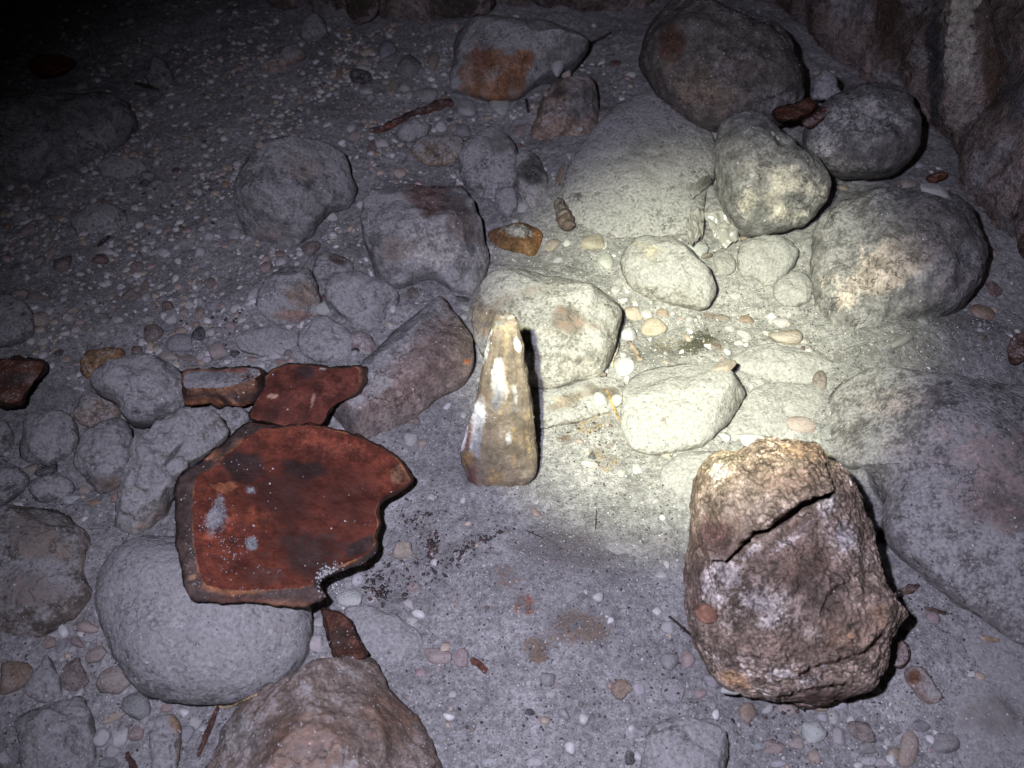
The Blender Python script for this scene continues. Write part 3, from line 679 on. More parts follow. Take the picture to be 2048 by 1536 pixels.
   [(622,540),(640,508),(670,505),(708,528),(700,548),(660,560),(632,560)], G1, dict(dust=0.5, d1=0.5, facets=3, tints=[(675,518,25,12,15,(0.12,0.09,0.07),0.8)])),
 'wall_foot_stone': ('stone', 'whitish rough stone wedged behind the dark grey oval boulder at the wall foot', 'stone',
   [(1622,190),(1632,155),(1650,140),(1668,152),(1680,190),(1665,200),(1630,200)], (0.3,0.3,0.3), dict(dust=0.5, d1=0.5, noise=1.5, lift=0.06)),
 'far_top_stone': ('stone', 'dim grey stone with a pale tip against the back wall, at top left centre', 'stone',
   [(600,75),(610,40),(632,28),(650,45),(655,75),(635,85),(610,85)], G2, dict(dust=0.5, d1=0.5)),
 'far_pinkish_stone': ('stone', 'elongated crumbly pinkish stone in the dim gravel at the top left', 'stone',
   [(520,138),(550,112),(575,92),(605,98),(610,115),(585,125),(555,145),(530,148)], (0.3,0.23,0.2), dict(dust=0.4, noise=1.5)),
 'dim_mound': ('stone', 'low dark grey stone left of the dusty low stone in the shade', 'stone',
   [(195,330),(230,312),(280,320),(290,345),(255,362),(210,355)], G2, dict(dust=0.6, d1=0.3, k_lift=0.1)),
 'right_low_stone': ('stone', 'shallow grey stone lying on the bank below the pale faced boulder', 'stone',
   [(1690,640),(1735,628),(1760,650),(1748,690),(1705,705),(1668,690)], G1, dict(dust=0.8, d1=0.25, t=0.2, foot=False)),
}
def footprint(poly):
    P = np.array(poly, float)
    c = P.mean(0); G = ground([c[0]], [c[1]])[0]
    Q = ground(P[:, 0], P[:, 1])
    return G[0], G[1], math.sqrt(abs(np.sum(Q[:, 0] * np.roll(Q[:, 1], -1) - Q[:, 1] * np.roll(Q[:, 0], -1))) / 2 / math.pi)
FOOT = [footprint(v[3]) for v in STONES.values() if v[5].get('foot', True)]

# ------------------------------------------------------------------ ground
def build_ground():
    xs = np.r_[np.linspace(-2.6, -0.80, 24)[:-1], np.arange(-0.80, 0.80, 0.0022), np.linspace(0.80, 2.6, 24)]
    ys = np.r_[np.linspace(-1.6, 0.08, 20)[:-1], np.arange(0.08, 1.10, 0.0022), np.linspace(1.10, 3.0, 20)]
    X, Y = np.meshgrid(xs, ys)
    Z = H0(X, Y)
    B = np.zeros_like(X)
    P3 = np.stack([X, Y, np.zeros_like(X)], -1).reshape(-1, 3)
    wob = perlin(P3, 28, 8).reshape(X.shape)
    for (x, y, r) in FOOT:                                   # sand banked round each stone, deeper on its far side
        ix = (xs > x - 3 * r) & (xs < x + 3 * r); iy = (ys > y - 3 * r) & (ys < y + 3 * r)
        if not ix.any() or not iy.any(): continue
        sl = np.ix_(iy, ix)
        dx, dy = X[sl] - x, Y[sl] - y
        d = np.hypot(dx, dy) / r
        back = 0.5 + 0.5 * np.clip((dy - 0.6 * dx) / (1.17 * np.hypot(dx, dy) + 1e-6), -1, 1)
        b = 0.11 * r * back * np.exp(-np.maximum(0, d - 0.85) ** 2 / 0.10) * (1 + 0.6 * wob[sl])
        B[sl] = np.maximum(B[sl], b)
    Z = Z + B
    for (px, py, rx, ry, h) in ((1180, 1150, 200, 130, 0.008), (1830, 690, 220, 60, 0.02), (1500, 650, 200, 60, -0.004), (960, 1120, 160, 90, 0.004), (1005, 985, 75, 26, 0.009)):
        c = ground([px], [py])[0]; ex = np.linalg.norm(ground([px + rx], [py])[0] - c); ey = np.linalg.norm(ground([px], [py - ry])[0] - c)
        Z += h * np.exp(-((X - c[0]) / ex) ** 2 - ((Y - c[1]) / ey) ** 2)
    Z += (0.0011 * perlin(P3, 90, 20) + 0.0009 * perlin(P3, 170, 21) + 0.0006 * perlin(P3, 300, 22)).reshape(X.shape)
    V = np.stack([X, Y, Z], -1).reshape(-1, 3)
    stains = [(1185, 845, 60, 28, -10, (0.24, 0.18, 0.11), 0.6), (1205, 920, 36, 26, 20, (0.24, 0.18, 0.11), 0.6), (1135, 878, 24, 8, 5, (0.17, 0.13, 0.10), 0.7),
              (1385, 690, 48, 24, -20, (0.10, 0.10, 0.075), 0.85), (1435, 695, 16, 14, 0, (0.2, 0.15, 0.10), 0.7), (1425, 632, 26, 9, 15, (0.2, 0.14, 0.10), 0.7), (1330, 690, 30, 18, 0, (0.3, 0.27, 0.2), 0.6),
              (1050, 1210, 26, 20, 30, (0.27, 0.13, 0.085), 0.75), (1075, 1300, 28, 36, 0, (0.2, 0.15, 0.11), 0.75), (1150, 1250, 70, 46, 0, (0.24, 0.195, 0.155), 0.75), (1010, 1150, 32, 32, 0, (0.25, 0.2, 0.165), 0.65), (915, 1205, 12, 26, -20, (0.25, 0.19, 0.15), 0.5),
              (1130, 1100, 120, 44, 0, (0.215, 0.20, 0.19), 0.7), (1250, 1110, 70, 70, 0, (0.235, 0.23, 0.225), 0.5),
              (850, 1090, 70, 26, -60, (0.13, 0.115, 0.11), 0.45), (930, 1085, 60, 14, -25, (0.11, 0.10, 0.095), 0.5), (790, 1165, 70, 26, 0, (0.13, 0.115, 0.11), 0.45),
              (1880, 590, 60, 60, 0, (0.17, 0.15, 0.14), 0.5), (230, 540, 120, 60, 20, (0.17, 0.155, 0.14), 0.4), (300, 420, 60, 30, 0, (0.15, 0.14, 0.13), 0.5), (80, 660, 80, 40, 0, (0.17, 0.15, 0.13), 0.4)]
    T = np.zeros((len(V), 4))
    vis = (V[:, 1] > 0.06) & (V[:, 1] < 1.2) & (np.abs(V[:, 0]) < 0.82)
    T[vis] = tints_at(V[vis], stains, 3)
    ny, nx = X.shape
    i, j = np.meshgrid(np.arange(ny - 1), np.arange(nx - 1), indexing='ij')
    a = i * nx + j
    F = np.stack([a, a + 1, a + nx + 1, a + nx], -1).reshape(-1, 4)
    me = make_mesh('ground', V, F, M['sand'], T)
    return link('ground', me, kind='structure')
ground_obj = build_ground()

# ------------------------------------------------------------------ cave wall behind and to the right
def build_wall():
    foot = [(3600, 1500), (2900, 1000), (2500, 800), (2200, 690), (2060, 600), (1940, 400), (1860, 290), (1730, 200), (1640, 120), (1560, 40), (1440, 0), (1290, 25), (1160, 40), (1040, 28), (900, 36), (760, 45), (640, 42), (560, 36), (380, -40), (120, -90), (-300, -130), (-900, -150), (-1700, -150)]
    P = ground([p[0] for p in foot], [p[1] for p in foot])[:, :2]
    L = np.r_[0, np.cumsum(np.linalg.norm(np.diff(P, axis=0), axis=1))]
    tight = np.interp(np.linspace(0, L[-1], 4000), L, np.arange(len(P)))
    s = np.linspace(0, L[-1], int(L[-1] / 0.0032))
    x, y = np.interp(s, L, P[:, 0]), np.interp(s, L, P[:, 1])
    for _ in range(60):
        x[1:-1] = 0.25 * x[:-2] + 0.5 * x[1:-1] + 0.25 * x[2:]; y[1:-1] = 0.25 * y[:-2] + 0.5 * y[1:-1] + 0.25 * y[2:]
    tx, ty = np.gradient(x), np.gradient(y); ll = np.hypot(tx, ty)
    nxv, nyv = ty / ll, -tx / ll
    sg = np.sign(nxv * (0 - x) + nyv * (0.3 - y)); nxv, nyv = nxv * sg, nyv * sg
    v = np.r_[np.linspace(-0.04, 0.44, 150), np.linspace(0.45, 1.5, 40)]
    X = x[None] + 0 * v[:, None]; Y = y[None] + 0 * v[:, None]; Z = v[:, None] + 0 * x[None]
    N = np.stack([nxv[None] + 0 * Z, nyv[None] + 0 * Z, 0 * Z], -1).reshape(-1, 3)
    V = np.stack([X, Y, Z], -1).reshape(-1, 3)
    lean = -0.14 * np.maximum(0, V[:, 2]) + 0.25 * np.maximum(0, V[:, 2] - 0.5)
    Q = V * np.array([1, 1, 0.45])
    D = 0.022 * fbm(Q, 9, 3, 50) + 0.012 * -np.abs(perlin(Q, 22, 55)) + 0.007 * fbm(Q, 40, 3, 56) + 0.004 * -np.abs(fbm(V, 90, 3, 60)) + 0.0016 * fbm(V, 230, 2, 63)
    D += lean - 0.02 * sstep(0.03, -0.02, V[:, 2])
    V = V + N * D[:, None]
    tints = [(1920, 120, 40, 170, 3, (0.6, 0.56, 0.48), 0.9), (1930, 250, 45, 60, 0, (0.33, 0.29, 0.25), 0.5), (1985, 140, 36, 110, -8, (0.13, 0.085, 0.06), 0.75),
             (1870, 130, 22, 130, 0, (0.06, 0.06, 0.065), 0.8), (1690, 100, 70, 70, 0, (0.30, 0.24, 0.22), 0.6), (1990, 480, 60, 80, 0, (0.13, 0.10, 0.085), 0.5), (1890, 330, 40, 90, 15, (0.11, 0.09, 0.075), 0.6),
             (1780, 60, 30, 110, 0, (0.13, 0.085, 0.065), 0.7), (1610, 60, 40, 60, 0, (0.17, 0.12, 0.10), 0.5), (2030, 200, 30, 60, 0, (0.17, 0.17, 0.175), 0.6), (1830, 180, 30, 60, 0, (0.28, 0.21, 0.18), 0.6)]
    T = np.zeros((len(V), 4))
    vz = (V[:, 2] < 0.5) & (V[:, 1] > 0.25)
    T[vz] = tints_at(V[vz], tints, 5)
    nv, nu = Z.shape
    i, j = np.meshgrid(np.arange(nv - 1), np.arange(nu - 1), indexing='ij')
    a = i * nu + j
    F = np.stack([a, a + 1, a + nu + 1, a + nu], -1).reshape(-1, 4)
    f = F[(nv // 4) * (nu - 1) + nu // 2]
    if np.dot(np.cross(V[f[1]] - V[f[0]], V[f[2]] - V[f[0]]), N[f[0]]) < 0: F = F[:, ::-1]
    me = make_mesh('cave_wall', V, np.ascontiguousarray(F), M['wall'], T)
    return link('cave_wall', me, label='rough brown streaked rock wall of the cave rising behind the boulders', cat='wall')
wall_obj = build_wall()
bpy.context.view_layer.update()
_dg = bpy.context.evaluated_depsgraph_get()

# ridges standing out of the wall, as the photo shows at its top right
def wall_ridge(poly, color, tints, d1, seed):
    P = np.array(poly, float); c = P.mean(0)
    loc, nor = surface(c[0], c[1])
    tc = CAM - loc; tc /= np.linalg.norm(tc)
    n = nor * 0.3 + tc * 0.7; n[2] = min(n[2], 0.35); n /= np.linalg.norm(n)
    G0 = ground([c[0]], [c[1]])[0]
    V, F, G, r = body(poly, normal=n, lift=loc[2] + 0.004, d1=d1, d2=0.5, noise=1.0, seed=seed, jitter=6, p=2.0)
    # the body was scaled for the ground behind the wall; it stands on the sight lines at the wall itself
    me = make_mesh('rock_ridge', V - loc, F, M['wall'], tints_at(V, tints, seed))
    return link('rock_ridge', me, loc, wall_obj)
wall_ridge([(1884, -60), (1925, -70), (1962, -40), (1985, 40), (2006, 140), (2008, 215), (1988, 240), (1950, 262), (1915, 275), (1893, 240), (1884, 140), (1886, 40)], (0.3, 0.27, 0.23),
           [(1922, 80, 34, 170, 3, (0.66, 0.62, 0.52), 1.0), (1920, 215, 34, 50, 0, (0.30, 0.26, 0.22), 0.7), (1985, 140, 24, 90, -8, (0.17, 0.115, 0.085), 0.7)], 0.16, 71)
wall_ridge([(622, -30), (650, -40), (668, -10), (668, 35), (655, 58), (636, 55), (625, 20)], (0.15, 0.13, 0.12), [(645, 20, 20, 40, 0, (0.22, 0.21, 0.2), 0.6)], 0.6, 74)
wall_ridge([(690, -40), (735, -50), (760, -20), (752, 30), (722, 48), (698, 25)], (0.1, 0.08, 0.06), [(725, 0, 35, 50, 0, (0.09, 0.07, 0.055), 0.8)], 0.6, 75)
wall_ridge([(860, -40), (930, -50), (985, -30), (978, 22), (920, 34), (872, 26)], (0.1, 0.08, 0.06), [(925, 0, 55, 40, 0, (0.10, 0.085, 0.07), 0.8)], 0.5, 76)

# ------------------------------------------------------------------ stones
OBJ = {}
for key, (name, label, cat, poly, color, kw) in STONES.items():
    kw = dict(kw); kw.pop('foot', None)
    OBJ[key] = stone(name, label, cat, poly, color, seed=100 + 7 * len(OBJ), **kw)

# ------------------------------------------------------------------ block with an orange broken front (top centre)
stone('stone_block', 'grey topped stone block with an orange brown broken front face, at the top centre', 'stone',
      [(896, 130), (900, 70), (918, 44), (930, 40), (1000, 34), (1100, 42), (1150, 58), (1170, 84), (1172, 104), (1140, 140), (1075, 172), (1040, 204), (1020, 208), (975, 208), (915, 190), (902, 182)],
      (0.245, 0.24, 0.235), [(984, 145, 66, 58, 6, (0.235, 0.115, 0.06), 0.98), (955, 118, 26, 22, 0, (0.19, 0.08, 0.045), 0.9), (1045, 120, 26, 24, 20, (0.235, 0.115, 0.06), 0.85), (985, 150, 12, 26, 55, (0.34, 0.27, 0.22), 0.85), (935, 140, 9, 34, 0, (0.30, 0.22, 0.17), 0.6), (1120, 110, 50, 20, -30, (0.2, 0.195, 0.19), 0.7)],
      dust=0.55, seed=301, d1=0.75, t=0.62, facets=7, noise=0.8, p=3.0, jitter=2, k_lift=0.42)

# ------------------------------------------------------------------ terracotta
RED, BLACK = (0.145, 0.036, 0.019), (0.085, 0.058, 0.048)
main_pairs = [(349,1010,388,1010),(351,965,392,968),(372,940,404,948),(400,922,428,936),(440,888,462,903),(492,846,508,866),(530,847,532,857),(562,850,563,858),(610,847,610,853),(680,859,679,865),(740,877,738,883),(790,909,786,914),(820,944,813,947),(827,960,819,960),(815,976,808,972),(790,990,785,984),(768,1002,761,998),(758,1022,752,1020),(762,1048,755,1048),(754,1074,747,1073),(758,1094,749,1088),(736,1122,728,1110),(692,1142,684,1130),(657,1154,650,1142),(638,1172,628,1160),(652,1192,620,1168),(612,1215,588,1174),(560,1210,545,1178),(470,1206,478,1182),(402,1204,426,1174),(376,1188,409,1162),(361,1140,397,1132),(352,1080,389,1075)]
sherd = plate('terracotta_sherd', 'largest terracotta sherd, dark red with blackened broken edges, lying on the egg shaped boulder', 'sherd',
      main_pairs, 0.050, 0.009, RED, BLACK, dust=-0.2, tilt=(0.30, 0.10), dish=0.003, jitter=1.3, seed=311, split=True, rings=44, lip=(0.33, 0.14, 0.06),
      tints=[(490, 930, 60, 40, 20, (0.035, 0.02, 0.017), 0.75), (600, 940, 55, 22, 5, (0.035, 0.02, 0.017), 0.75), (560, 990, 90, 60, 0, (0.06, 0.022, 0.016), 0.55), (620, 1100, 80, 60, 0, (0.045, 0.026, 0.022), 0.6), (700, 1000, 70, 60, 0, (0.085, 0.027, 0.018), 0.5), (450, 975, 24, 10, 0, (0.36, 0.13, 0.06), 0.9), (530, 1150, 60, 20, 0, (0.07, 0.03, 0.022), 0.5), (440, 1060, 40, 50, 0, (0.24, 0.055, 0.024), 0.5), (515, 1035, 24, 24, 0, (0.27, 0.065, 0.025), 0.5), (660, 890, 80, 24, 15, (0.21, 0.055, 0.03), 0.6), (800, 945, 20, 22, 0, (0.2, 0.11, 0.06), 0.6), (720, 1095, 40, 14, -30, (0.05, 0.03, 0.026), 0.8),
             (432, 1035, 20, 34, 5, (0.26, 0.27, 0.28), 0.8), (502, 1085, 12, 12, 0, (0.26, 0.27, 0.28), 0.8), (502, 980, 10, 7, 0, (0.26, 0.27, 0.28), 0.75), (440, 1000, 9, 12, 0, (0.26, 0.27, 0.28), 0.6)],
      edge_tints=[(800, 980, 90, 130, 0, (0.125, 0.045, 0.03), 1.0), (690, 850, 190, 40, 12, (0.125, 0.045, 0.03), 1.0), (425, 905, 22, 14, -40, (0.36, 0.17, 0.09), 0.9), (400, 1150, 16, 14, 30, (0.36, 0.2, 0.11), 0.9), (440, 885, 20, 20, 0, (0.07, 0.05, 0.045), 0.8), (580, 1208, 90, 8, 3, (0.2, 0.10, 0.06), 0.7), (480, 1200, 60, 6, 0, (0.14, 0.06, 0.045), 0.6)])
plate('terracotta_sherd', 'smaller dark red terracotta sherd half covered by stones, behind the largest sherd', 'sherd',
      [(532,748,536,752),(568,728,569,733),(620,727,620,732),(665,731,664,736),(712,727,704,735),(739,732,716,738),(741,756,717,757),(722,785,713,780),(692,800,690,797),(662,820,660,817),(645,850,643,846),(600,862,600,858),(545,850,546,846),(498,838,503,834),(512,802,516,801),(526,775,530,774)],
      0.030, 0.011, (0.135, 0.040, 0.026), (0.06, 0.035, 0.028), dust=-0.1, tilt=(0, -0.06), seed=312, split=True, rings=24, lip=(0.27, 0.11, 0.055),
      tints=[(610, 745, 20, 14, 0, (0.05, 0.03, 0.027), 0.6), (545, 792, 10, 6, 0, (0.4, 0.27, 0.18), 0.9), (545, 825, 40, 20, -30, (0.095, 0.035, 0.026), 0.6), (648, 738, 8, 4, 0, (0.5, 0.42, 0.36), 0.8), (670, 770, 30, 18, 0, (0.19, 0.06, 0.04), 0.5), (626, 800, 3, 20, 15, (0.3, 0.17, 0.13), 0.8)])
plate('brick_fragment', 'thick dark brick fragment with a dusty top, beside the pale round knob of stone', 'brick',
      [(368, 740, 372, 744), (430, 736, 430, 740), (480, 733, 480, 736), (520, 738, 515, 740), (532, 755, 522, 752), (524, 785, 500, 764), (512, 803, 470, 770), (482, 812, 440, 773), (420, 809, 405, 775), (365, 806, 370, 776)],
      0.034, 0.020, (0.13, 0.055, 0.032), (0.055, 0.03, 0.024), dust=0.42, jitter=2.5, rough=1.8, seed=313, split=True, rings=16, lip=(0.2, 0.09, 0.04),
      tints=[(410, 752, 60, 14, 0, (0.2, 0.2, 0.205), 0.85), (460, 740, 30, 5, 0, (0.19, 0.06, 0.035), 0.8)],
      edge_tints=[(430, 808, 80, 5, 2, (0.25, 0.11, 0.05), 0.9), (450, 780, 80, 6, 0, (0.17, 0.08, 0.045), 0.8)])
plate('curved_shard', 'rust coloured bent shard standing between the egg shaped boulder and the smooth bluish stone', 'shard',
      [(640,1214,646,1220),(660,1218,660,1224),(692,1228,688,1234),(706,1248,700,1252),(720,1278,713,1280),(738,1310,728,1308),(720,1325,714,1320),(690,1328,688,1320),(668,1312,674,1308),(655,1280,662,1278),(648,1245,655,1244)],
      0.020, 0.010, (0.13, 0.055, 0.036), (0.10, 0.045, 0.03), dust=0.0, seed=314, rings=12, rough=1.6, mat='bark', tilt=(-0.3, 0.0),
      tints=[(680, 1275, 20, 26, 20, (0.075, 0.045, 0.036), 0.7)])
plate('brick_fragment', 'dim rust red broken brick cut off by the left edge', 'brick',
      [(-60,722,-50,728),(0,720,2,725),(60,716,56,722),(95,724,86,728),(82,752,74,750),(60,782,54,776),(42,812,36,800),(0,815,0,802),(-60,800,-50,790)],
      0.036, 0.03, (0.12, 0.05, 0.03), (0.10, 0.04, 0.022), dust=0.05, seed=315, rings=14, rough=2.0, jitter=3, tints=[(30, 760, 40, 14, -20, (0.06, 0.04, 0.034), 0.7)])
plate('brick_fragment', 'barely lit red fragment among the dark gravel in the top left corner', 'brick',
      [(55,125,62,128),(80,110,84,114),(120,110,118,114),(152,122,144,123),(130,145,126,141),(95,156,94,151),(66,150,70,145)],
      0.02, 0.014, (0.19, 0.05, 0.025), (0.16, 0.035, 0.018), dust=0.0, seed=316, rings=10)
plate('bark_flake', 'flat rust brown flake wedged under the big dark boulder at the top', 'bark',
      [(1545,220,1550,222),(1580,206,1582,210),(1615,196,1616,199),(1638,200,1634,203),(1625,222,1621,220),(1600,236,1598,232),(1570,243,1570,239),(1550,240,1554,236)],
      0.075, 0.008, (0.13, 0.055, 0.034), (0.10, 0.04, 0.025), dust=0.1, seed=317, rings=8, rough=1.6, mat='bark')
plate('bark_flake', 'small red brown flake beside the dark grey oval boulder, above the pinkish pebble', 'bark',
      [(1602,246,1606,248),(1625,226,1628,229),(1660,208,1660,211),(1672,212,1668,214),(1648,240,1645,238),(1620,256,1619,252)],
      0.07, 0.006, (0.15, 0.06, 0.04), (0.12, 0.05, 0.03), dust=0.2, seed=318, rings=8, mat='bark')
plate('bark_flake', 'rust red flake at the wall foot right of the dark grey oval boulder', 'bark',
      [(1850,356,1854,357),(1872,346,1873,349),(1895,348,1892,350),(1888,360,1885,358),(1866,367,1866,364)], 0.010, 0.006, (0.15, 0.055, 0.03), (0.12, 0.045, 0.03), dust=0.05, seed=319, rings=7, mat='bark')
plate('brick_fragment', 'dark red fragment half buried at the right edge beyond the speckled boulder', 'brick',
      [(2012,690,2016,692),(2035,668,2036,671),(2075,650,2072,653),(2090,690,2084,690),(2050,725,2048,721),(2020,730,2022,725)], 0.014, 0.012, (0.12, 0.06, 0.045), (0.10, 0.05, 0.04), dust=0.15, seed=320, rings=8)
plate('clay_chip', 'brownish pink chip of clay at the lower right flank of the cracked lump', 'chip',
      [(1778,1320,1782,1322),(1785,1290,1787,1293),(1802,1275,1803,1279),(1816,1290,1813,1292),(1822,1318,1817,1317),(1800,1334,1799,1330)], 0.012, 0.008, (0.19, 0.12, 0.105), (0.17, 0.11, 0.1), dust=0.2, seed=321, rings=8)

# ------------------------------------------------------------------ upright horn
def build_horn():
    rows = [(632, 994, 1025), (635, 990, 1030), (640, 987, 1033), (660, 982, 1038), (686, 976, 1044), (720, 967, 1051), (745, 963, 1056), (770, 957, 1060), (800, 950, 1064), (820, 945, 1066), (850, 935, 1069), (870, 929, 1071), (900, 921, 1074), (915, 924, 1075), (930, 929, 1075), (945, 934, 1072), (958, 939, 1066), (972, 948, 1056), (985, 962, 1040), (1000, 975, 1030)]
    base = ground([1004], [972])[0]
    ax = np.array([0.02, math.sin(math.radians(22)), math.cos(math.radians(22))]); ax /= np.linalg.norm(ax)
    n = np.cross(RIGHT, ax); n /= np.linalg.norm(n)
    if n @ (CAM - base) < 0: n = -n
    yy = np.array([r[0] for r in rows], float)
    Y = np.linspace(yy[0], yy[-1], 110)
    Lx, Rx = np.interp(Y, yy, [r[1] for r in rows]), np.interp(Y, yy, [r[2] for r in rows])
    def onp(px, py):
        d = ray(px, py)
        return CAM + d * (((base - CAM) @ n) / (d @ n))[:, None]
    A, B = onp(Lx, Y), onp(Rx, Y)
    m = 72
    a = np.linspace(0, 2 * math.pi, m, endpoint=False)
    ca = np.sign(np.cos(a)) * np.abs(np.cos(a)) ** 0.85; sa = np.sign(np.sin(a)) * np.abs(np.sin(a)) ** 0.9
    C = (A + B) / 2; hw = np.linalg.norm(B - A, axis=1) / 2
    S = (B - A) / (2 * hw)[:, None]
    depth = np.minimum(hw * 0.5, 0.011)
    V = (C[:, None] + S[:, None] * (ca[None, :, None] * hw[:, None, None]) + n * (sa[None, :, None] * depth[:, None, None])).reshape(-1, 3)
    out = V - np.repeat(C, m, 0); out /= np.linalg.norm(out, axis=1, keepdims=True)
    tcoord = (V - base) @ ax
    ang = np.tile(a, len(Y))
    Q = np.c_[np.cos(ang) * 1.2, np.sin(ang) * 1.2, tcoord * 14]
    V = V + ax * (0.004 * perlin(np.c_[np.cos(ang), np.sin(ang), 0 * ang], 1.7, 91) * (np.repeat(Y, m) < 690) * sstep(690, 640, np.repeat(Y, m)))[:, None]
    V = V + out * (0.0011 * fbm(Q, 1.6, 3, 80) + 0.0010 * -np.abs(fbm(Q * [4, 4, 0.4], 1.4, 2, 81)) + 0.0005 * fbm(Q * [3, 3, 1.3], 2.2, 3, 83) + 0.0009 * perlin(V, 90, 85) + 0.0004 * perlin(V, 300, 86))[:, None]
    px, py = project(V)
    groove = np.exp(-((px - (1004 - 0.02 * (py - 800))) / 9.0) ** 2) * sstep(735, 760, py) * sstep(880, 840, py)
    V -= n * (0.0016 * groove)[:, None]
    nr = len(Y)
    F = [tuple(f) for f in ring_faces(nr, m)] + [tuple(range(m))[::-1], tuple(range((nr - 1) * m, nr * m))]
    f = F[m * 40 + m // 4]
    if np.dot(np.cross(V[f[1]] - V[f[0]], V[f[2]] - V[f[0]]), out[f[0]]) < 0: F = [x[::-1] for x in F]
    WH, GB, OC = (0.62, 0.63, 0.64), (0.20, 0.20, 0.22), (0.25, 0.175, 0.085)
    T = [(1000, 780, 18, 70, 3, OC, 0.65), (1030, 905, 8, 60, 0, OC, 0.5), (985, 955, 26, 30, 0, OC, 0.6), (1055, 870, 10, 60, 0, (0.34, 0.24, 0.12), 0.4), (965, 800, 14, 22, 10, (0.14, 0.075, 0.04), 0.7),
         (998, 750, 13, 38, 2, WH, 1.0), (1004, 775, 10, 26, -8, WH, 0.9), (994, 805, 12, 22, 6, GB, 0.9), (957, 838, 13, 42, 12, WH, 0.95), (950, 860, 10, 40, 8, WH, 0.95), (956, 880, 9, 42, 8, GB, 0.85), (974, 690, 6, 38, 12, WH, 0.75), (1035, 688, 7, 16, -8, WH, 0.8), (1031, 800, 7, 28, -6, (0.5, 0.5, 0.5), 0.7), (1030, 820, 7, 16, 0, GB, 0.6), (1017, 880, 6, 13, 0, (0.42, 0.42, 0.41), 0.6), (1012, 720, 6, 90, 2, (0.27, 0.2, 0.12), 0.5), (1045, 850, 5, 100, -5, (0.15, 0.115, 0.085), 0.5), (985, 900, 5, 70, 8, (0.15, 0.11, 0.08), 0.5), (1024, 760, 4, 60, -4, (0.15, 0.12, 0.09), 0.45), (927, 878, 7, 26, 15, WH, 0.8), (938, 875, 4, 30, 12, (0.2, 0.08, 0.04), 0.8), (936, 920, 12, 16, 0, (0.28, 0.18, 0.08), 0.7), (945, 950, 14, 24, 0, (0.15, 0.07, 0.065), 0.7), (1000, 646, 14, 10, 0, (0.2, 0.21, 0.2), 0.7), (1012, 655, 22, 8, 0, (0.34, 0.29, 0.2), 0.6), (1000, 982, 60, 10, 0, SAND, 0.7), (1050, 955, 30, 14, -40, (0.24, 0.2, 0.16), 0.6)]
    me = make_mesh('upright_horn', V - base, F, M['horn'], tints_at(V, T, 88))
    return link('upright_horn', me, base, None, 'tall tapered tan horn with white streaks standing upright in the sand', 'horn', None, None, (0.19, 0.155, 0.12), 0.22)
horn = build_horn()

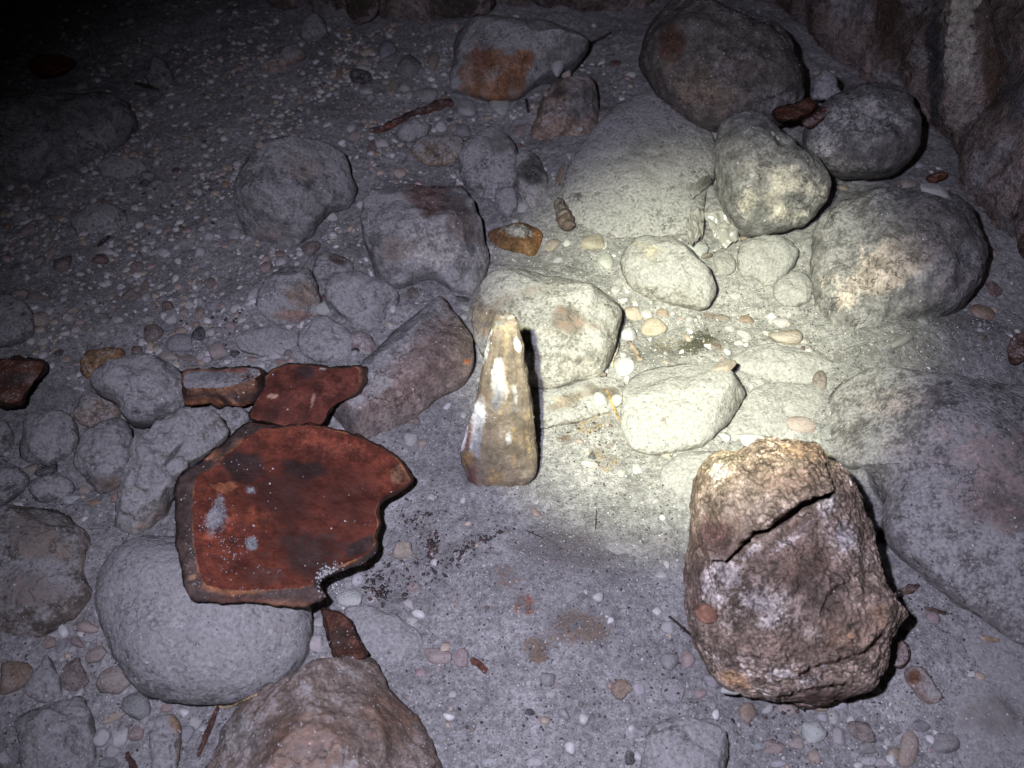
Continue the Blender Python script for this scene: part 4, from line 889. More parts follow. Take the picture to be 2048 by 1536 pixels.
# ------------------------------------------------------------------ cracked brown lump
def build_lump():
    poly = [(1475,908),(1500,888),(1530,880),(1560,886),(1600,889),(1636,898),(1652,925),(1682,938),(1702,962),(1722,1020),(1742,1065),(1748,1110),(1764,1165),(1790,1208),(1806,1232),(1790,1262),(1776,1285),(1770,1330),(1742,1378),(1692,1397),(1640,1412),(1590,1404),(1540,1402),(1490,1392),(1440,1370),(1410,1332),(1390,1290),(1372,1225),(1366,1155),(1379,1090),(1380,1020),(1386,970),(1402,932),(1440,908)]
    crack = np.array([(1424,1128),(1448,1126),(1466,1115),(1480,1096),(1494,1088),(1502,1074),(1532,1068),(1556,1050),(1572,1040),(1600,1016),(1632,1004),(1662,992),(1672,980)], float)
    cw = np.array([1.5, 3, 4, 4, 5, 6, 6, 9, 9, 7, 5, 4, 1.5])
    crack2 = np.array([(1600,1352),(1616,1340),(1640,1330),(1690,1322),(1730,1306),(1766,1270)], float)
    crack3 = np.array([(1555,1400),(1590,1386),(1640,1376),(1690,1368)], float)
    crack4 = np.array([(1655,928),(1664,955),(1672,985)], float)
    crack5 = np.array([(1400,940),(1384,1000),(1400,1080),(1420,1130)], float)
    crack6 = np.array([(1640,1230),(1655,1190),(1690,1165)], float)
    def dist(px, py, line, w=None):
        best = np.full(len(px), 1e9); side = np.zeros(len(px)); ww = np.zeros(len(px))
        for k in range(len(line) - 1):
            a, b = line[k], line[k + 1]; ab = b - a
            t = np.clip(((px - a[0]) * ab[0] + (py - a[1]) * ab[1]) / (ab @ ab), 0, 1)
            dx, dy = px - a[0] - t * ab[0], py - a[1] - t * ab[1]
            d = np.hypot(dx, dy); s = np.sign(ab[0] * (py - a[1]) - ab[1] * (px - a[0]))
            u = d < best
            best[u] = d[u]; side[u] = s[u]
            if w is not None: ww[u] = (w[k] + t * (w[k + 1] - w[k]))[u]
        return best, side, ww
    def custom(V, C, n, r):
        V = V + n * (0.0026 * fbm(V, 50, 2, 400) + 0.0022 * fbm(V, 130, 3, 404) + 0.0024 * np.maximum(0, fbm(V, 260, 2, 407)) - 0.0010 * np.abs(fbm(V, 90, 2, 412)) + 0.0020 * fbm(V, 480, 2, 410))[:, None] * (((V - C) @ n) > -0.01)[:, None]
        px, py = project(V)
        wob = 4.5 * perlin(V, 190, 420) + 2.5 * perlin(V, 480, 421)
        front = ((V - C) @ n) > 0.0
        d, s, w = dist(px, py + wob, crack, cw)
        trench = -0.055 * sstep(1.0, 0.6, d / np.maximum(w, 1)) * (w > 0); off = 0
        lip = 0.0022 * np.exp(-((d - 6) / 26.0) ** 2) * (s < 0)          # the upper flap stands proud of the lower face
        off = off + lip
        for c2, dp, wd in ((crack2, 0.007, 4.5), (crack3, 0.007, 4.5), (crack4, 0.008, 4), (crack5, 0.003, 4), (crack6, 0.003, 3.5)):
            d2, s2, _ = dist(px, py + wob * 1.5, c2)
            off = off - dp * 1.5 * sstep(1.2, 0.5, d2 / wd) + 0.003 * np.exp(-(d2 / 22.0) ** 2) * (s2 < 0)
        # a low knob at its lower right and a fold along the right flank
        off = off + 0.007 * np.exp(-((px - 1780) / 22) ** 2 - ((py - 1235) / 24) ** 2) - 0.006 * np.exp(-((px - 1735) / 10) ** 2 - ((py - 1140) / 90) ** 2)
        off = off + 0.010 * np.exp(-((px - 1560) / 110) ** 2 - ((py - 1130) / 150) ** 2)
        tc = CAM - C; tc /= np.linalg.norm(tc)
        deep = tc * 0.93 - np.array([0.0, 0.0, 1.0]) * 0.16            # the crack runs in under the upper flap
        return V + n * (off * front)[:, None] + deep * (trench * front)[:, None]
    WHT, DKB, MID, TANB = (0.52, 0.47, 0.43), (0.09, 0.052, 0.042), (0.19, 0.125, 0.10), (0.33, 0.225, 0.15)
    T = [(1565, 1150, 190, 250, 0, (0.44, 0.39, 0.35), 0.36), (1500, 1000, 110, 60, -15, (0.25, 0.19, 0.17), 0.55), (1440, 1075, 45, 45, 0, (0.13, 0.07, 0.062), 0.75), (1600, 960, 80, 40, 0, (0.22, 0.15, 0.115), 0.6), (1610, 900, 55, 18, 0, TANB, 0.8), (1440, 925, 50, 20, -20, (0.31, 0.25, 0.18), 0.7),
         (1440, 950, 20, 26, 0, WHT, 0.7), (1560, 1120, 80, 60, -20, MID, 0.5), (1640, 1170, 70, 80, 10, (0.17, 0.115, 0.09), 0.6), (1520, 1205, 62, 34, 25, WHT, 0.95), (1455, 1150, 34, 26, 30, WHT, 0.9), (1420, 1180, 24, 40, -30, WHT, 0.7), (1540, 1245, 40, 24, 0, WHT, 0.6), (1655, 1010, 30, 20, -30, WHT, 0.8), (1690, 1075, 26, 34, 0, (0.4, 0.37, 0.35), 0.7), (1590, 1068, 60, 8, -38, WHT, 0.75), (1500, 1105, 30, 8, -40, WHT, 0.7),
         (1390, 1150, 14, 80, 0, (0.15, 0.10, 0.075), 0.7), (1410, 1225, 22, 16, 10, (0.26, 0.13, 0.08), 0.95), (1560, 1290, 120, 30, 10, (0.21, 0.14, 0.10), 0.6), (1700, 1260, 60, 50, 0, (0.22, 0.15, 0.105), 0.6), (1690, 1290, 40, 20, 0, TANB, 0.45), (1570, 1348, 26, 10, 10, WHT, 0.75), (1620, 1360, 26, 10, -10, WHT, 0.7), (1470, 1360, 30, 14, 30, (0.35, 0.22, 0.12), 0.8), (1640, 1395, 60, 14, -5, DKB, 0.7), (1600, 1130, 70, 30, 0, (0.24, 0.16, 0.11), 0.5), (1760, 1230, 28, 28, 0, (0.24, 0.165, 0.11), 0.7), (1610, 1045, 40, 14, -30, (0.13, 0.075, 0.055), 0.6)]
    o = stone('cracked_lump', 'big brown crusty dried lump with white patches, split across by a dark crack', 'lump', poly, (0.30, 0.228, 0.178), T, dust=-0.02, mat='lump', seed=500,
              t=0.72, d1=0.6, d2=0.75, p=2.4, noise=0.3, jitter=5, fine=2.6, maxm=560, rings=140, lift=0.040, custom=custom)
    return o
lump = build_lump()
bpy.context.view_layer.update(); _dg = bpy.context.evaluated_depsgraph_get()
def inclusion(poly, color, seed):
    c = np.array(poly, float).mean(0); loc, nor = surface(c[0], c[1])
    V, F, G, r = body(poly, normal=(CAM - loc) * 0.5 + nor * 0.3, lift=loc[2], d1=0.22, d2=0.5, noise=0.6, seed=seed, jitter=2, facets=3)
    me = make_mesh('stone_inclusion', V - np.array(lump.location), F, M['sherd'], np.zeros((len(V), 4)))
    link('stone_inclusion', me, (0, 0, 0), lump, None, None, None, None, color)
inclusion([(1392,1222),(1408,1208),(1432,1222),(1434,1240),(1415,1247),(1396,1238)], (0.23, 0.115, 0.075), 610)
inclusion([(1694,1266),(1704,1256),(1713,1262),(1712,1274),(1700,1278)], (0.30, 0.19, 0.12), 611)
inclusion([(1641,1333),(1648,1328),(1655,1332),(1652,1340),(1643,1340)], (0.4, 0.4, 0.4), 612)
plate('crust_flake', 'thin brown flake lying under the bottom edge of the cracked lump', 'flake',
      [(1575,1392,1580,1392),(1620,1385,1620,1387),(1680,1380,1678,1382),(1712,1375,1706,1378),(1690,1400,1686,1398),(1640,1416,1638,1412),(1595,1412,1597,1408)], 0.010, 0.006, (0.13, 0.08, 0.06), (0.10, 0.06, 0.05), dust=0.0, seed=330, rings=8, mat='lump')

bpy.context.view_layer.update(); _dg = bpy.context.evaluated_depsgraph_get()

# ------------------------------------------------------------------ screw shell
def build_shell():
    p0, p1 = surface(1117, 412)[0], surface(1135, 470)[0]
    ax = p1 - p0; ax[2] = 0; Ln = np.linalg.norm(ax); ax /= Ln
    s = np.cross(ax, [0, 0, 1.0]); up = np.array([0, 0, 1.0])
    R = 19.0 * np.linalg.norm(p1 - CAM) / FPX
    nseg, nr = 28, 64
    V = []
    for i in range(nr):
        u = i / (nr - 1)
        for j in range(nseg):
            a = 2 * math.pi * j / nseg
            wh = (u * 4.2 + a / (2 * math.pi)) % 1.0
            prof = (0.58 + 0.46 * u if u < 0.72 else 0.91 - 0.75 * (u - 0.72)) * (0.86 + 0.2 * math.sin(math.pi * wh) ** 0.8)
            if u > 0.985: prof *= 0.55
            V.append(p0 + ax * (u * Ln) + (s * math.cos(a) + up * math.sin(a) * 0.9) * R * prof)
    V = np.array(V) + up * R * 0.55
    V += 0.0004 * perlin(V, 200, 3)[:, None] * up
    F = [tuple(f) for f in ring_faces(nr, nseg)] + [tuple(range(nseg))[::-1], tuple(range((nr - 1) * nseg, nr * nseg))]
    f = F[nseg * 20 + nseg // 4]
    if np.dot(np.cross(V[f[1]] - V[f[0]], V[f[2]] - V[f[0]]), up) < 0: F = [x[::-1] for x in F]
    G = V.mean(0) - up * R
    T = tints_at(V, [(1136, 468, 12, 8, 0, (0.10, 0.08, 0.06), 0.8), (1115, 418, 12, 14, 0, (0.14, 0.13, 0.115), 0.7)], 9)
    me = make_mesh('screw_shell', V - G, F, M['bark'], T)
    link('screw_shell', me, G, None, 'little brown ridged screw shaped snail shell lying beside the dusty boulder', 'shell', None, None, (0.165, 0.125, 0.105), 0.12)
build_shell()

# ------------------------------------------------------------------ crumpled clear film
def film(label, quad, seed, amp=0.0045, rise=0.013):
    q = np.array(quad, float); n = 30
    u, v = np.meshgrid(np.linspace(0, 1, n), np.linspace(0, 1, n), indexing='ij')
    u, v = u.ravel(), v.ravel()
    px = (1-u)*(1-v)*q[0,0] + u*(1-v)*q[1,0] + u*v*q[2,0] + (1-u)*v*q[3,0]
    py = (1-u)*(1-v)*q[0,1] + u*(1-v)*q[1,1] + u*v*q[2,1] + (1-u)*v*q[3,1]
    corners = np.array([surface(a, b)[0] for a, b in q])
    z = ((1-u)*(1-v))*corners[0,2] + u*(1-v)*corners[1,2] + u*v*corners[2,2] + (1-u)*v*corners[3,2] + 0.004 + rise*(1-v)
    P = np.array([plane_pt(a, b, c) for a, b, c in zip(px, py, z)])
    cr = np.abs(perlin(P, 60, seed)) + 0.6 * np.abs(perlin(P, 130, seed + 1))
    P[:, 2] += amp * (cr * 2 - 0.5)
    Q = P - np.array([0, 0, 0.0003])
    i, j = np.meshgrid(np.arange(n - 1), np.arange(n - 1), indexing='ij')
    a = (i * n + j).ravel()
    F = [(x, x + n, x + n + 1, x + 1) for x in a] + [(x + n*n, x + 1 + n*n, x + n + 1 + n*n, x + n + n*n) for x in a]
    e = [k for k in range(n)] + [k * n + n - 1 for k in range(1, n)] + [(n - 1) * n + k for k in range(n - 2, -1, -1)] + [k * n for k in range(n - 2, 0, -1)]
    F += [(e[k], e[(k + 1) % len(e)], e[(k + 1) % len(e)] + n*n, e[k] + n*n) for k in range(len(e))]
    V = np.vstack([P, Q]); G = V.mean(0)
    if np.cross(V[F[0][1]] - V[F[0][0]], V[F[0][2]] - V[F[0][0]])[2] < 0: F = [f[::-1] for f in F]
    me = make_mesh('plastic_film', V - G, F, M['film'])
    link('plastic_film', me, G, None, label, 'plastic film')
film('glossy crumpled clear film glinting under the left rim of the mottled boulder', [(1408, 428), (1444, 420), (1482, 482), (1440, 500)], 5)
film('browner narrow crumple of clear film just left of the glinting film', [(1380, 418), (1410, 422), (1404, 480), (1374, 492)], 15)
film('small dull scrap of clear film against the upper left side of the mottled boulder', [(1376, 378), (1412, 350), (1424, 368), (1386, 396)], 25, 0.003)

# ------------------------------------------------------------------ twigs, bark, straw
tube('bark_strip', 'long thin dark brown bark strip lying in gravel left of the orange fronted block', 'bark', [(740, 262, 7), (760, 262, 9), (790, 248, 8), (820, 232, 8), (850, 222, 9), (880, 212, 13), (904, 206, 8)], (0.105, 0.055, 0.045), 0.12, 0.6, seed=3,
     tints=[(780, 250, 20, 8, 0, (0.2, 0.07, 0.045), 0.6)])
tube('twig', 'short pale brown twig on the rim between the broad domed stone and whitest block', 'twig', [(1258, 686, 5), (1270, 702, 6), (1280, 722, 5)], (0.26, 0.2, 0.15), 0.1, 0.9, seed=4)
tube('dry_stalk', 'dark thin stalk lying at the bottom edge left of the brown stained boulder', 'twig', [(398, 1515, 3), (412, 1478, 5), (428, 1440, 5), (438, 1415, 2.5)], (0.10, 0.05, 0.04), 0.0, 0.6, seed=5, gap=0.002)
tube('dry_stalk', 'short dark stalk stump beside the orange rimmed stone at the bottom edge', 'twig', [(254, 1505, 3), (262, 1525, 6), (275, 1545, 6)], (0.08, 0.045, 0.038), 0.0, 0.6, seed=6)
tube('straw', 'yellowish straw lying under the lower edge of the egg shaped boulder', 'straw', [(430, 1412, 2), (455, 1418, 2.4), (490, 1402, 2.2), (515, 1390, 1.5)], (0.42, 0.32, 0.17), 0.0, 0.9, seed=7, gap=0.001)
tube('straw', 'golden straw splinter beside a white pebble right of the upright horn', 'straw', [(1213, 780, 2), (1222, 803, 2.6), (1236, 832, 2.4), (1242, 845, 1.6)], (0.42, 0.27, 0.1), 0.0, 0.8, seed=8)
tube('straw', 'thin straw standing against the right side of the broad domed stone', 'straw', [(1234, 692, 3.5), (1228, 708, 3.5), (1224, 735, 1.4)], (0.5, 0.42, 0.28), 0.0, 0.8, seed=9)
tube('straw', 'pale tan wood splinter in the dim sand right of the cracked lump', 'straw', [(1962, 1275, 2.5), (1980, 1279, 4.5), (1998, 1281, 3)], (0.36, 0.26, 0.17), 0.0, 0.7, seed=10)
tube('bark_strip', 'brown bark sliver lying on the sand at the right flank of the cracked lump', 'bark', [(1786, 1192, 4), (1806, 1184, 8), (1828, 1176, 7), (1838, 1170, 3)], (0.13, 0.085, 0.07), 0.15, 0.6, seed=11)
tube('bark_strip', 'smaller dark brown sliver below the bark sliver right of the cracked lump', 'bark', [(1848, 1216, 3), (1872, 1222, 5), (1892, 1228, 4)], (0.12, 0.08, 0.065), 0.1, 0.6, seed=12)
tube('bark_strip', 'rusty bark splinter touching a pinkish pebble in the foreground sand', 'bark', [(943, 1318, 5), (960, 1332, 8), (974, 1344, 6)], (0.17, 0.07, 0.05), 0.05, 0.7, seed=13)
tube('root_fibre', 'dark root fibre at the left foot of the cracked lump', 'root', [(1337, 1234, 2.2), (1352, 1246, 2.6), (1370, 1262, 3), (1390, 1280, 2)], (0.06, 0.04, 0.035), 0.0, 0.9, seed=14, gap=0.001)
tube('twig', 'short upright black twig in gravel right of the orange fronted block', 'twig', [(1053, 200, 2.5), (1055, 214, 3), (1057, 226, 2.5)], (0.05, 0.04, 0.036), 0.0, 0.9, seed=15)
tube('twig', 'thin dark twig lying behind the brown cone like stone near the wall', 'twig', [(1172, 92, 3), (1195, 82, 3), (1222, 66, 2)], (0.07, 0.045, 0.04), 0.0, 0.9, seed=16)
tube('twig', 'dim dark stick beside the dark egg shaped stone', 'twig', [(272, 168, 4), (295, 174, 5), (318, 180, 3)], (0.07, 0.045, 0.035), 0.0, 0.8, seed=17)
tube('twig', 'black slanted stick in dark pebbles above the ochre stone', 'twig', [(196, 494, 2), (206, 484, 5), (220, 474, 4)], (0.05, 0.035, 0.03), 0.0, 0.8, seed=18)
tube('root_fibre', 'hair thin black fibre on the sand before the upright horn', 'root', [(1054, 1062, 1.0), (1070, 1070, 1.3), (1086, 1076, 1.0)], (0.05, 0.04, 0.04), 0.0, 0.9, seed=19, gap=0.0005)
tube('root_fibre', 'hair thin upright fibre on the sand right of the upright horn', 'root', [(1193, 1022, 0.9), (1192, 1040, 1.2), (1191, 1060, 0.9)], (0.06, 0.05, 0.05), 0.0, 0.9, seed=20, gap=0.0005)

# ------------------------------------------------------------------ pebbles, each where the photograph has it
TILE = {1: (0, 0, 2.926), 2: (600, 0, 2.926), 3: (1200, 0, 2.415), 4: (0, 500, 2.926), 6: (1200, 450, 2.415), 7: (0, 1000, 2.844), 8: (600, 950, 2.622), 9: (1300, 1200, 2.738), 5: (600, 450, 2.926), 10: (1050, 640, 4.8), 0: (0, 0, 1)}
PC = {'w': ((0.52, 0.51, 0.495), 'white'), 'c': ((0.42, 0.35, 0.275), 'cream'), 'p': ((0.37, 0.285, 0.26), 'pinkish'), 'g': ((0.29, 0.285, 0.285), 'grey'),
      'o': ((0.31, 0.215, 0.145), 'orange tan'), 'b': ((0.19, 0.145, 0.118), 'brown'), 'd': ((0.028, 0.025, 0.025), 'black'), 'r': ((0.13, 0.058, 0.044), 'rust red')}
PEB = """
1 760 130 35 20 0 g|1 480 510 35 22 0 c|1 840 555 28 12 -20 w|1 1085 420 14 18 0 p|1 1060 465 35 25 0 g|1 1985 440 22 55 0 o|1 910 640 18 14 0 g|1 1110 855 20 16 0 g|1 780 790 30 12 -15 c|1 785 860 30 22 0 g|1 730 935 28 18 0 c|1 1180 765 40 20 0 b|1 860 1030 50 28 0 g|1 925 1065 25 16 0 c|1 850 1075 30 24 0 d|1 1030 1000 26 26 0 r|1 100 1175 45 25 -10 c|1 130 1265 40 30 40 w|1 270 1300 22 22 0 w|1 165 1350 45 35 0 p|1 465 1100 25 10 0 w|1 720 1165 25 12 0 w|1 680 1185 20 14 0 w|1 1015 1180 22 14 0 w|1 830 1225 35 14 5 c|1 1520 850 28 22 0 c|1 1590 770 22 18 0 w|1 1380 1375 40 45 0 w|1 1245 1310 25 20 0 w|1 1180 1345 22 16 -40 w|1 1230 1390 40 25 -20 w|1 1160 1480 40 30 -40 w|1 1035 1440 22 22 0 w|1 960 1475 40 25 0 w|1 890 1480 35 18 20 w|1 595 1470 40 20 -30 w|1 690 1425 35 28 0 g|1 300 1480 25 40 0 c|1 1125 1385 22 14 0 p|1 1818 1465 48 60 20 b|1 1755 590 25 18 0 c|1 1520 580 15 30 0 w|1 1640 720 22 10 -15 w|1 1750 750 22 10 0 c|1 1540 160 14 14 0 w|1 1945 1270 35 28 -20 w|1 1415 570 12 20 0 r|1 1195 830 16 10 0 d
2 390 310 50 28 -25 c|2 375 370 50 30 -15 c|2 360 410 45 22 0 w|2 505 310 62 58 0 g|2 635 410 75 90 0 g|2 780 360 35 65 0 c|2 740 165 38 40 0 g|2 355 475 62 42 20 d|2 300 280 25 20 0 w|2 540 525 38 55 0 c|2 510 480 30 20 0 w|2 740 560 70 40 0 g|2 620 520 40 25 0 w|2 395 545 45 22 0 w|2 415 578 30 18 0 g|2 640 560 20 25 0 w|2 820 740 42 38 0 w|2 905 750 35 28 0 c|2 980 640 62 58 0 w|2 1170 625 65 60 0 w|2 1105 690 28 14 -15 c|2 1285 760 32 55 15 p|2 1440 540 20 28 0 c|2 1510 390 40 40 0 w|2 1555 430 35 35 0 c|2 1640 760 22 14 0 w|2 1575 915 16 18 0 w|2 1520 1030 20 70 10 o|2 480 845 45 25 0 w|2 470 890 22 28 0 w|2 515 900 22 25 0 w|2 300 755 32 22 0 w|2 320 800 38 25 -20 p|2 360 640 22 25 0 p|2 420 860 28 42 0 b|2 580 1020 45 28 15 c|2 565 935 18 25 0 w|2 350 1200 25 25 0 w|2 1560 1420 28 28 0 w|2 1720 1430 80 50 -5 c|2 1510 1515 35 25 0 w|2 1480 1440 50 36 -40 c|2 1300 1215 35 28 0 w|2 960 775 50 35 0 g|2 1855 270 16 22 0 w|2 1940 435 35 22 20 w|2 1850 375 45 25 20 r|2 940 715 18 14 0 c|2 875 700 20 16 0 d|2 1280 855 26 14 0 r
3 860 665 12 12 0 w|3 835 645 14 12 0 w|3 1160 910 40 16 0 c|3 1480 895 45 20 5 c|3 1620 925 80 35 10 w|3 950 595 36 38 0 p|3 90 440 16 12 0 c|3 80 220 16 14 0 w|3 560 650 35 35 0 g|3 470 1210 60 35 0 w|3 1900 1390 40 45 0 r|3 1290 880 80 18 -5 g|3 1540 800 22 14 0 w|3 530 930 50 40 0 g|3 700 1150 22 12 -20 o|3 510 1240 35 20 -30 b
6 15 95 22 30 0 w|6 30 175 45 45 0 w|6 590 185 65 60 0 g|6 80 320 28 22 0 w|6 160 430 48 36 0 c|6 228 435 35 30 0 w|6 305 425 35 22 0 o|6 260 500 65 48 -30 c|6 145 545 45 45 0 w|6 245 375 14 12 0 w|6 350 425 16 14 0 w|6 480 445 14 18 0 w|6 555 345 16 16 0 w|6 710 460 38 22 0 o|6 700 530 46 18 30 w|6 670 572 25 16 0 w|6 805 525 24 18 0 w|6 890 545 85 42 0 c|6 75 610 14 40 15 c|6 1060 760 36 60 10 b|6 970 970 75 40 15 p|6 655 1025 30 14 0 w|6 730 1040 70 35 0 w|6 320 1110 30 18 20 c|6 180 1180 25 30 0 w|6 105 1200 24 24 0 w|6 1050 1040 20 18 0 w|6 1840 430 60 46 0 o|6 1560 465 30 28 0 g|6 1840 540 25 16 0 b|6 560 590 30 20 0 b|6 600 685 60 35 -30 c|6 980 595 11 11 0 r|6 1010 608 22 10 0 w|6 630 500 30 20 0 w|6 870 475 40 25 0 w|6 590 450 45 14 10 b|6 1455 560 60 24 -30 g
10 940 460 110 110 0 w|10 745 770 75 100 -25 w|10 880 770 55 55 30 w|10 615 1390 90 42 10 w|10 265 790 25 20 0 w|10 1070 1420 45 48 0 w|10 820 1020 24 22 0 d|10 740 520 45 24 0 b|10 640 1310 36 40 0 d|10 820 1200 50 22 -30 b|10 775 490 34 24 20 w
4 225 60 35 25 0 p|4 365 100 60 60 0 b|4 590 60 50 30 0 r|4 1560 115 42 42 0 p|4 1640 75 38 35 -25 w|4 710 215 28 18 -35 w|4 850 280 22 35 15 w|4 940 218 32 14 -15 w|4 120 255 50 22 0 c|4 200 275 60 25 0 b|4 370 290 28 18 -15 w|4 245 410 50 50 20 c|4 405 400 30 22 -10 w|4 690 410 35 20 0 w|4 860 410 45 22 15 w|4 1005 400 48 45 0 w|4 1080 370 28 25 0 c|4 1110 325 25 22 0 w|4 1165 375 35 40 0 p|4 985 320 35 40 40 r|4 770 270 55 38 -20 b|4 855 210 30 36 0 b|4 450 465 35 22 -45 w|4 245 545 35 30 0 w|4 1035 490 65 30 -20 c|4 1165 495 40 45 0 d|4 1150 435 22 20 0 o|4 900 490 60 58 0 b|4 1345 445 35 20 15 p|4 1235 490 35 30 0 w|4 1480 265 25 48 10 w|4 1900 280 25 38 -20 r|4 1895 350 45 38 0 w|4 1170 625 32 28 0 w|4 1110 635 60 20 0 b|4 990 625 55 28 10 c|4 1210 645 30 22 0 w|4 1375 605 30 26 0 d|4 1690 610 30 25 0 b|4 1565 660 28 14 0 w|4 1475 640 35 20 0 c|4 1610 620 45 25 0 w|4 1640 660 40 16 0 o|4 1130 690 50 16 0 p|4 1280 600 55 45 -20 p|4 490 1400 35 40 -30 c|4 545 1480 55 20 -5 o|4 680 1440 30 48 0 o|4 420 1460 60 35 0 w|4 185 1290 55 32 -20 c|4 280 1290 80 40 -30 d|4 430 355 35 22 0 c|4 340 600 30 34 0 d|4 1245 330 45 30 0 g|4 1300 325 22 20 0 p|4 1060 560 80 50 0 g|4 1350 180 12 12 0 r|4 1230 200 34 30 0 b|4 800 100 40 26 0 b
7 275 820 50 50 -30 p|7 355 830 45 50 0 g|7 440 810 50 34 30 p|7 515 790 45 25 0 w|7 75 1010 95 115 15 o|7 430 990 80 100 -15 b|7 560 880 80 45 -25 p|7 675 1030 125 85 -10 c|7 785 1170 90 100 30 g|7 680 1350 55 72 0 w|7 580 1350 46 70 30 w|7 780 1320 48 60 15 p|7 830 1240 32 46 0 w|7 1110 1270 42 60 20 w|7 950 1180 38 33 0 p|7 640 1240 70 24 -20 c|7 620 1500 60 40 0 g|7 490 715 85 46 20 c|7 25 1460 30 40 -20 w|7 490 70 18 18 0 w|7 570 85 16 14 0 w|7 1810 700 40 35 0 w|7 1800 820 55 60 0 w|7 1060 1330 50 60 0 g|7 640 1440 50 50 0 w|7 700 1300 40 40 0 g
8 535 395 62 60 20 c|8 590 585 50 32 5 p|8 300 550 45 40 0 w|8 265 660 80 62 0 w|8 375 655 30 20 -20 w|8 575 680 38 26 30 w|8 590 770 42 30 30 w|8 720 955 80 46 10 p|8 850 965 42 62 10 p|8 630 1040 35 30 0 p|8 800 1150 25 28 0 w|8 1300 1070 45 45 0 g|8 1315 1155 32 26 0 w|8 1685 1135 58 62 20 o|8 1775 1125 38 45 20 w|8 1960 1140 68 90 0 g|8 1470 1200 16 25 0 b|8 1205 1245 28 22 0 d|8 1940 980 52 52 0 g|8 2030 970 42 52 0 p|8 1930 810 42 48 0 w|8 690 375 25 38 0 b|8 540 655 30 18 0 d|8 875 1325 13 15 0 d|8 840 1330 10 14 0 b|8 905 1330 14 16 0 b|8 1730 1490 28 45 0 d|8 990 1510 50 30 0 w|8 1230 1510 45 28 0 w|8 980 695 14 14 0 r|8 1195 705 14 24 40 r|8 75 1010 18 18 0 b
5 650 1250 44 50 0 w|5 712 1280 30 24 0 c|5 675 1150 36 28 -10 b|5 960 540 22 18 0 w|5 955 480 50 20 20 w|5 960 440 62 26 10 d|5 665 405 34 50 -20 b|5 1120 135 24 20 0 w
9 275 515 40 28 0 p|9 345 440 55 46 0 g|9 310 455 12 18 0 d|9 435 500 55 28 0 w|9 540 625 55 66 -35 o|9 645 600 38 28 -40 w|9 755 600 60 44 0 p|9 920 590 58 26 5 o|9 1045 580 45 33 0 w|9 945 650 40 33 10 w|9 1002 640 28 48 0 w|9 1035 750 38 60 10 w|9 895 720 75 80 35 w|9 685 815 78 62 0 p|9 805 790 45 38 0 p|9 905 865 40 44 0 c|9 1155 720 88 60 20 b|9 1185 810 50 38 0 g|9 1300 780 20 25 0 w|9 1405 810 66 110 25 c|9 1610 775 78 72 0 g|9 1480 690 50 34 0 g|9 1190 880 50 34 0 w|9 1270 890 55 28 0 w|9 700 900 45 24 0 w|9 600 800 40 34 0 g|9 240 100 22 14 0 b|9 1400 150 30 20 0 p|9 1550 100 40 40 0 p
"""
def pebble_shape(seed, kind):
    """a unit pebble: rounded, lopsided, or a broken chip"""
    rg = np.random.default_rng(seed)
    import bmesh
    bm = bmesh.new(); bmesh.ops.create_icosphere(bm, subdivisions=3 if kind != 'chip' else 2, radius=1.0)
    V = np.array([v.co for v in bm.verts]); F = [tuple(v.index for v in f.verts) for f in bm.faces]; bm.free()
    if kind == 'chip':
        for _ in range(8):
            k = rg.normal(size=3); k /= np.linalg.norm(k)
            q = V @ k; lim = rg.uniform(0.45, 0.75)
            V = V - k * np.maximum(0, q - lim)[:, None]
    else:
        V = V * (1 + 0.30 * perlin(V + seed, 0.75, seed) + 0.10 * perlin(V, 1.9, seed + 1))[:, None]
        for _ in range(rg.integers(2, 6)):
            k = rg.normal(size=3); k /= np.linalg.norm(k)
            q = V @ k; V = V - k * (np.maximum(0, q - rg.uniform(0.55, 0.8)) * 0.85)[:, None]
        V[:, 0] *= 1 + 0.22 * rg.uniform(-1, 1) * V[:, 1]
    V += 0.012 * perlin(V, 7, seed)[:, None] * V
    s = np.abs(V).max(0); V /= s
    return make_mesh('pebble', V, F, M['pebble'], None, kind != 'chip')
ROUND = [pebble_shape(900 + k, 'round') for k in range(18)]
CHIP = [pebble_shape(950 + k, 'chip') for k in range(8)]

LAND = {'largest terracotta sherd': (585, 1030, 200), 'cracked brown lump': (1580, 1150, 220), 'upright tan horn': (1000, 870, 90), 'screw shell': (1132, 445, 30), 'glinting clear film': (1440, 460, 40),
        'dark smooth boulder': (120, 290, 130), 'orange fronted block': (1030, 120, 110), 'egg shaped boulder': (410, 1250, 190), 'slanted brown slab': (800, 740, 130), 'thick brick fragment': (450, 770, 70),
        'whitest chalky block': (1370, 810, 110), 'speckled boulder': (1900, 980, 240), 'pale faced boulder': (1800, 530, 170), 'mottled boulder': (1540, 350, 110), 'dark oval boulder': (1720, 260, 110),
        'broad domed stone': (1095, 660, 130), 'bright oval stone': (1335, 545, 80), 'brown stained boulder': (640, 1450, 200), 'square grey block': (110, 1470, 80), 'bark strip': (820, 235, 70),
        'big angular stone': (850, 470, 130), 'stone with fold': (590, 385, 120), 'brown cone stone': (1135, 235, 70), 'ochre brown stone': (205, 725, 45), 'tall grey cobble': (210, 910, 70),
        'tan faced stone': (580, 595, 65), 'dusty low stone': (200, 445, 60), 'glossy brown stone': (1035, 478, 55), 'dark egg stone': (318, 150, 35), 'rust bent shard': (688, 1270, 50),
        'dusty boulder': (1280, 345, 150), 'pink hollowed stone': (1845, 1370, 45), 'bluish smooth stone': (770, 1275, 70), 'round pale flat stone': (1533, 520, 60), 'crumbly pinkish stone': (565, 118, 45)}
